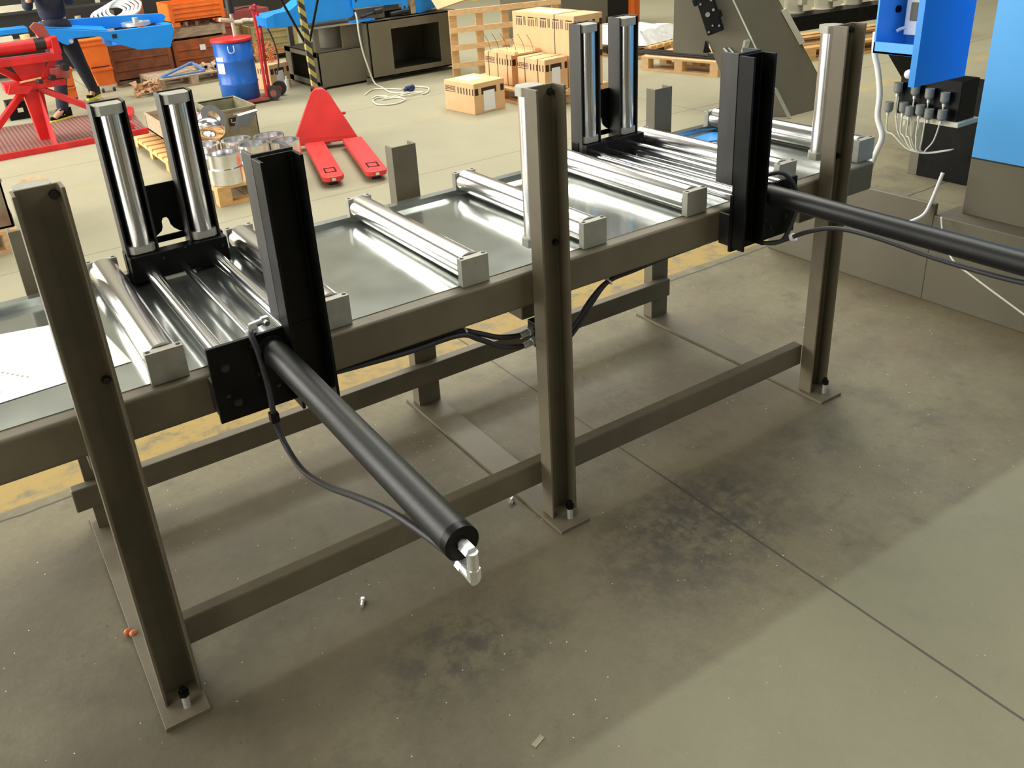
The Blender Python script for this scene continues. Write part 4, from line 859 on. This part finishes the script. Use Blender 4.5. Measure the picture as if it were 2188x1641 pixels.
for x in (1.10, .42): MB().prism([(x-.03, .83), (x+.05, .83), (x+.04, .99), (x-.02, .99)], 'y', 7.90, 8.1).build('roller_bracket', RED, P_, bevel=.004)
MB().box((1.0, 7.90, .58), (1.17, 8.1, .70)).build('side_bracket', REDW, P_, bevel=.006)
for x, z, r in ((.98, .62, .03), (.86, .60, .022), (1.12, .70, .035)): MB().cyl((x, 7.88, z), (x+.02, 7.80, z), r, n=14).build('chain_sprocket', MILL, P_)
MB().bar((.70, 7.90, .610), (.90, 7.90, .625), .03, .014).build('wood_batten', PINE, P_)
MB().prism([(1.0, .97), (1.10, .97), (1.06, 1.12), (.98, 1.14), (.93, 1.10)], 'y', 8.0, 8.06).build('top_lug', REDW, P_, bevel=.004)
# blue beam with wheel
k = root('blue_saw_bow', 'blue machine bow with a steel wheel in its pocket, resting above the orange bins', 'machine part', (1.9, 9.25, .65))
o = MB(); prof = [(1.13, .995), (1.20, .93), (1.33, .80), (1.38, .775), (1.44, .79), (1.46, .84), (1.72, .83), (1.82, .77), (1.95, .70), (2.13, .62), (2.50, .60), (2.58, .80), (2.56, .86), (1.85, .865)]
o.prism(prof, 'y', 9.10, 9.16)
o.prism([(1.13, .99), (1.85, .86), (2.56, .86), (2.60, .92), (2.56, .96), (1.9, 1.0), (1.2, 1.03)], 'y', 9.46, 9.52)
o.build('bow_side_plate', BLUE, k, bevel=.006)
o = MB(); o.add([(1.13, 9.10, 1.0), (1.13, 9.52, 1.02), (1.85, 9.16, .87), (1.85, 9.46, .90), (1.20, 9.10, .97), (2.56, 9.16, .70), (2.56, 9.46, .72), (1.85, 9.16, .70), (1.85, 9.46, .72)], [(0, 2, 3, 1), (7, 5, 6, 8), (2, 7, 8, 3)]); o.prism([(1.13, .965), (1.86, .835), (1.86, .865), (1.13, .995)], 'y', 9.16, 9.5); o.prism([(2.47, .70), (2.56, .70), (2.58, .86), (2.47, .86)], 'y', 9.14, 9.5); o.prism([(1.82, .70), (1.86, .70), (1.86, .86), (1.82, .86)], 'y', 9.14, 9.5)
o.build('bow_web', BLUE, k)
MB().box((1.87, 9.094, .785), (1.92, 9.10, .83)).build('square_hole_shade', DARKIN, k)
MB().cyl((1.42, 9.09, .815), (1.42, 9.06, .815), .022, n=16).build('pivot_pin', ZINC, k)
o = MB(); o.ring((2.20, 9.30, .875), (2.20, 9.30, .915), .165, .125, n=40); o.cyl((2.20, 9.30, .87), (2.20, 9.30, .885), .13, n=32, mi=1); o.cyl((2.20, 9.30, .88), (2.20, 9.30, .965), .035, n=18); o.build('band_wheel', [ZINC, MILL], k)
o = MB(); o.bar((-.3, 9.25, 1.0), (1.02, 9.25, .99), .30, .055); solo(o, 'blue_beam', BLUE, 'blue flat beam lying across the red pedestal at the left edge', 'beam', bevel=.006)
k = MB()
for i in range(5):
    c_ = Vector((2.02+.05*i, 9.85, 1.00+.012*i)); k.tube([c_+Vector((.20*math.cos(t_), .10*math.sin(t_), .10*math.sin(t_)*(.6+.1*i)+.03*math.cos(t_))) for t_ in [j*PI/4 for j in range(9)]], .017, n=8)
solo(k, 'hose_coil', WHITE, 'coil of pale grey hose lying behind the blue bow', 'hose')
k = MB(); k.box((2.50, 10.6, .62), (2.60, 10.7, 1.06)); k.box((2.40, 10.55, .60), (2.95, 10.8, .64)); solo(k, 'orange_bracket', RUSTO, 'orange bracket standing on the brown slatted bin', 'bracket')
# shadowy shelving deep at the back
k = root('storage_rack', 'dark storage rack filling the far background', 'rack', (4, 15, 0))
MB().box((-3, 15.0, 0), (9, 15.6, 3)).build('rack_body', mat('dark_brown_rack', (.022, .017, .012), .8), k)
MB().bar((2.1, 14.6, .70), (4.2, 14.4, .62), .06, .08).build('rack_beam', OLDW, k)
MB().bar((2.75, 14.7, .6), (2.78, 14.7, 1.4), .07, .05, up=(0, 1, 0)).build('rack_upright', CREAM, k)

# ------------------------------------------------------------------ walking person
PR = root('person', 'person in navy work clothes and black-yellow shoes walking behind the red pedestal', 'person', (1.35, 9.3, 0))
def skin_body(name, verts, edges, radii, rootv, m, parent, sub=2):
    me = bpy.data.meshes.new(name); inv = INV[parent.name]
    me.from_pydata([tuple(inv @ Vector(v)) for v in verts], edges, []); me.materials.append(m)
    o = bpy.data.objects.new(name, me); COL.objects.link(o); o.parent = parent; INV[o.name] = inv
    sk = o.modifiers.new('skin', 'SKIN'); 
    for i, r in enumerate(radii):
        d = me.skin_vertices[0].data[i]; d.radius = (r, r) if isinstance(r, float) else r; d.use_root = (i == rootv)
    sk.use_smooth_shade = True
    ss = o.modifiers.new('sub', 'SUBSURF'); ss.levels = sub; ss.render_levels = sub
    return o
V = [(1.34, 9.35, .96), (1.34, 9.35, 1.12), (1.32, 9.33, 1.36), (1.31, 9.30, 1.50), (1.31, 9.28, 1.60), (1.31, 9.26, 1.70),   # pelvis..head 0-5
     (1.26, 9.32, .92), (1.22, 9.08, .52), (1.15, 8.98, .12), (1.02, 8.86, .05),      # front leg 6-9
     (1.42, 9.40, .92), (1.52, 9.58, .52), (1.66, 9.92, .20), (1.60, 9.84, .06),      # rear leg 10-13
     (1.13, 9.32, 1.46), (1.07, 9.20, 1.20), (1.10, 9.05, 1.30), (1.50, 9.36, 1.46), (1.56, 9.42, 1.20), (1.50, 9.18, 1.30), (1.12, 8.98, 1.36), (1.46, 9.10, 1.36)]
Eg = [(0, 1), (1, 2), (2, 3), (3, 4), (4, 5), (0, 6), (6, 7), (7, 8), (8, 9), (0, 10), (10, 11), (11, 12), (12, 13), (3, 14), (14, 15), (15, 16), (3, 17), (17, 18), (18, 19), (16, 20), (19, 21)]
Rd = [.125, .120, .135, .10, .055, .085, .085, .060, .040, .03, .085, .060, .040, .03, .055, .042, .030, .055, .042, .030, .030, .030]
skin_body('body', V, Eg, Rd, 0, SKIN, PR)
Vt = [(1.34, 9.35, 1.10), (1.34, 9.35, .94), (1.26, 9.32, .86), (1.22, 9.08, .52), (1.13, 8.965, .06), (1.42, 9.40, .86), (1.52, 9.58, .52), (1.665, 9.945, .10)]
skin_body('trousers', Vt, [(0, 1), (1, 2), (2, 3), (3, 4), (1, 5), (5, 6), (6, 7)], [.155, .15, .115, .080, .065, .115, .085, .065], 0, DENIM, PR)
Vj = [(1.34, 9.35, .99), (1.33, 9.34, 1.2), (1.32, 9.33, 1.38), (1.31, 9.31, 1.49), (1.15, 9.32, 1.45), (1.08, 9.20, 1.20), (1.10, 9.06, 1.29), (1.48, 9.36, 1.45), (1.56, 9.40, 1.20), (1.50, 9.19, 1.29)]
skin_body('jacket', Vj, [(0, 1), (1, 2), (2, 3), (3, 4), (4, 5), (5, 6), (3, 7), (7, 8), (8, 9)], [.160, .155, .155, .10, .075, .06, .048, .075, .06, .048], 0, DENIM, PR)
k = MB().sphere((1.31, 9.27, 1.725), .092, sc=(1, 1.05, .95)); k.build('hair', HAIR, PR)
for sx, fx, fy, fz, dxn, dyn in ((0, 1.14, 8.97, 0, -.85, -.5), (1, 1.66, 9.95, .03, -.6, -.8)):
    d = Vector((dxn, dyn, 0)).normalized(); n_ = Vector((-d.y, d.x, 0)); Ts = Matrix(((d.x, n_.x, 0, fx), (d.y, n_.y, 0, fy), (0, 0, 1, fz), (0, 0, 0, 1)))
    so = [(-.09, -.035), (.06, -.045), (.16, -.04), (.20, -.01), (.20, .015), (.15, .045), (.04, .045), (-.09, .035)]
    k = MB(); k.prism(so, 'z', 0, .028, mi=1, T=Ts); k.prism([(a_*.96, b_*.92) for a_, b_ in so], 'z', .028, .058, T=Ts); k.prism([(-.085, -.036), (.07, -.040), (.07, .040), (-.085, .036)], 'z', .058, .125, T=Ts)
    for i in range(3): k.box((.02+.035*i, -.043, .056), (.032+.035*i, .043, .064), mi=1, T=Ts)
    k.box((-.02, -.047, .035), (.05, -.040, .055), mi=1, T=Ts)
    k.build('shoe', [BLACK, mat('yellow_sole', (.70, .62, .05), .5)], PR, bevel=.008)

# ------------------------------------------------------------------ aluminium rings on a pallet, crates
pallet('wooden_pallet', 'low orange-pine pallet carrying the aluminium rings behind the table', (1.49, 4.30, 0), 0, L=.69, W=1.28, h=.145, m=PINE2)
RG = [(1.62, 4.42, .148, .135, .115), (1.62, 4.42, .264, .120, .10), (1.66, 4.78, .148, .13, .12), (1.66, 5.10, .148, .125, .15), (1.93, 4.68, .148, .125, .18), (2.16, 4.62, .148, .12, .17), (2.16, 4.98, .148, .125, .15), (1.90, 5.02, .148, .12, .16), (1.58, 5.42, .148, .12, .12)]
lbl = ['lowest aluminium ring at the front left of the ring pallet', 'aluminium ring stacked on the front left one', 'aluminium ring just behind the front left pair', 'aluminium ring third from the front along the left side', 'tall aluminium ring in the middle of the front row', 'aluminium ring at the front right next to the red fork', 'aluminium ring behind the right front one', 'aluminium ring in the centre behind the tall one', 'aluminium ring furthest back at the left beside the box']
for (x, y, z, r, h), lb in zip(RG, lbl):
    k = MB(); k.ring((0, 0, 0), (0, 0, h), r, r*.80, n=44); k.ring((0, 0, h*.3), (0, 0, h*.42), r*.82, r*.45, n=44)
    for j in range(8): k.cyl((r*.9*math.cos(j*PI/4+.2), r*.9*math.sin(j*PI/4+.2), h-.002), (r*.9*math.cos(j*PI/4+.2), r*.9*math.sin(j*PI/4+.2), h+.0005), r*.045, n=10, mi=1)
    o = k.build('aluminium_ring', [ALU, DARKIN]); o.location = (x, y, z); tag(o, lb, 'ring', 'turned aluminium rings')
k = MB(); k.lathe([(.055, 0), (.11, .0), (.13, .03), (.13, .06), (.10, .10), (.06, .12), (.05, .10), (.05, 0)], (0, 0, 0), n=36)
o = k.build('conical_flange', ALU); o.location = (1.80, 5.42, .30); o.rotation_euler = (math.radians(-35), math.radians(25), 0); tag(o, 'conical aluminium flange lying tilted on top of the rings', 'flange')
k = MB(); k.ring((0, 0, 0), (0, 0, .05), .12, .06, n=36); o = k.build('tilted_flange', ALU); o.location = (1.90, 5.66, .36); o.rotation_euler = (math.radians(50), math.radians(35), 0); tag(o, 'aluminium flange standing tilted against the steel crate', 'flange')
k = MB(); k.add([(0, 0, 0), (.16, .05, .02), (.26, .10, .11), (.08, .06, .10), (.01, .02, .004), (.16, .07, .03), (.25, .12, .12), (.07, .08, .11)], [(0,1,2,3),(7,6,5,4),(0,4,5,1),(1,5,6,2),(2,6,7,3),(3,7,4,0)]); o = k.build('bright_plate', GALV); o.location = (1.98, 5.30, .315); tag(o, 'bent bright metal plate leaning on the rings', 'plate')
# steel crate
CR = root('steel_crate', 'dull green open steel crate with a handle behind the aluminium rings', 'crate', (2.24, 6.42, 0))
def crate(x0, x1, y0, y1, z0, z1, R, m, t=.008):
    k = MB(); k.box((x0, y0, z0), (x1, y0+t, z1)); k.box((x0, y1-t, z0), (x1, y1, z1)); k.box((x0, y0, z0), (x0+t, y1, z1)); k.box((x1-t, y0, z0), (x1, y1, z1)); k.box((x0, y0, z0), (x1, y1, z0+t)); k.build('crate_body', m, R)
    k = MB(); e = .008
    k.bar((x0-e, y0, z1), (x1+e, y0, z1), .016, .016); k.bar((x0-e, y1, z1), (x1+e, y1, z1), .016, .016); k.bar((x0, y0, z1), (x0, y1, z1), .016, .016); k.bar((x1, y0, z1), (x1, y1, z1), .016, .016); k.build('crate_rim', m, R)
crate(2.06, 2.44, 6.08, 6.72, .0, .335, CR, CRATEM)
k = MB(); k.tube([(2.19, 6.078, .25), (2.19, 6.05, .25), (2.19, 6.045, .225), (2.33, 6.045, .225), (2.33, 6.05, .25), (2.33, 6.078, .25)], .006, n=8, res=3); k.build('crate_handle', CRATEM, CR)
MB().box((2.17, 6.074, .19), (2.35, 6.080, .265)).build('handle_recess', MILL, CR)
MB().box((2.22, 6.073, .285), (2.30, 6.079, .30)).build('label_plate', CREAM, CR)
# plywood box on pallet
k = root('plywood_box', 'open pale plywood box beside the red base plate, behind the vertical rollers', 'box', (1.66, 6.35, 0))
crate(1.60, 1.98, 5.72, 6.85, .145, .30, k, OLDW, t=.015)
pallet('wooden_pallet', 'orange-pine pallet under the open plywood box', (1.46, 5.62, 0), math.radians(0), L=.56, W=1.25, h=.10, m=PINE2)
for i, (x, y) in enumerate(((1.72, 6.45), (1.86, 6.15), (1.90, 5.90))):
    b = MB().box((x-.05, y-.07, .16), (x+.05, y+.07, .27+.03*i)); solo(b, 'small_carton', CARD, ('small carton furthest back in the plywood box', 'small carton in the middle of the plywood box', 'small carton nearest the steel crate in the plywood box')[i], 'box')
# left edge pallet + rusty crate
pallet('wooden_pallet', 'pine pallet cut off by the left edge of the photo', (-.78, 4.30, 0), math.radians(6), L=.95, W=.9, h=.15, m=PINE)
k = root('rusty_crate', 'rusty steel crate on the pallet at the left edge', 'crate', (-.35, 4.7, .15)); crate(-.75, .150, 4.45, 5.15, .152, .47, k, mat('rusty_crate_steel', (.30, .28, .19), .6, col2=(.22, .08, .05), nscale=5), t=.012)
MB().box((.150, 4.45, .155), (.157, 5.15, .24)).build('crate_skid', MILL, k)
solo(MB().box((.62, 9.45, 0), (.90, 9.75, .20)).box((.72, 9.445, .08), (.78, 9.45, .13), mi=1), 'black_case', [BLACK, CREAM], 'black case on the floor behind the red pedestal at the left edge', 'case', bevel=.01)
# odds and ends on the floor
def odd(mb_, name, m_, label, cat, loc, rot=(0, 0, 0)):
    o = mb_.build(name, m_); o.location = loc; o.rotation_euler = rot; return tag(o, label, cat)
odd(MB().cyl((-.012, 0, .007), (.012, 0, .007), .006, n=14).cyl((.010, 0, .007), (.018, 0, .007), .010, n=6, smooth=False), 'loose_screw', ZINC, 'loose dark-threaded screw on the floor under the left cylinder', 'screw', (.595, .037, 0), (0, 0, 1.0))
odd(MB().sphere((0, 0, .011), .012, sc=(1.0, .8, .9)).sphere((.013, -.016, .011), .013, sc=(1, .9, .8)), 'orange_lump', mat('orange_resin', (.60, .17, .05), .4), 'small orange lump on the floor left of the nearest post', 'debris', (-.024, .345, 0))
odd(MB().ring((-.004, 0, .010), (.012, 0, .010), .010, .006, n=6).cyl((.016, .012, .006), (.024, .014, .006), .006, n=12), 'loose_nut', ZINC, 'bright loose nut on the floor in front of the middle post', 'nut', (1.227, .166, 0), (0, 0, .5))
odd(MB().box((-.018, -.007, 0), (.018, .007, .003)), 'metal_scrap', CRATEM, 'tiny flat metal scrap on the floor at the bottom of the photo', 'debris', (.747, -.644, 0), (0, 0, .3))
odd(MB().add([(-.12, 0, .004), (0, .09, .006), (.10, .02, .03), (.13, -.05, .004), (0, -.07, .012), (-.06, .04, .035)], [(0, 5, 1), (5, 2, 1), (5, 4, 2), (0, 4, 5), (4, 3, 2), (0, 1, 2, 3, 4)]), 'brown_rag', LEAFM, 'crumpled brown rag on the floor above the nearest post', 'rag', (.43, 6.25, 0), (0, 0, .4))
# bright swarf chips scattered by the post foot
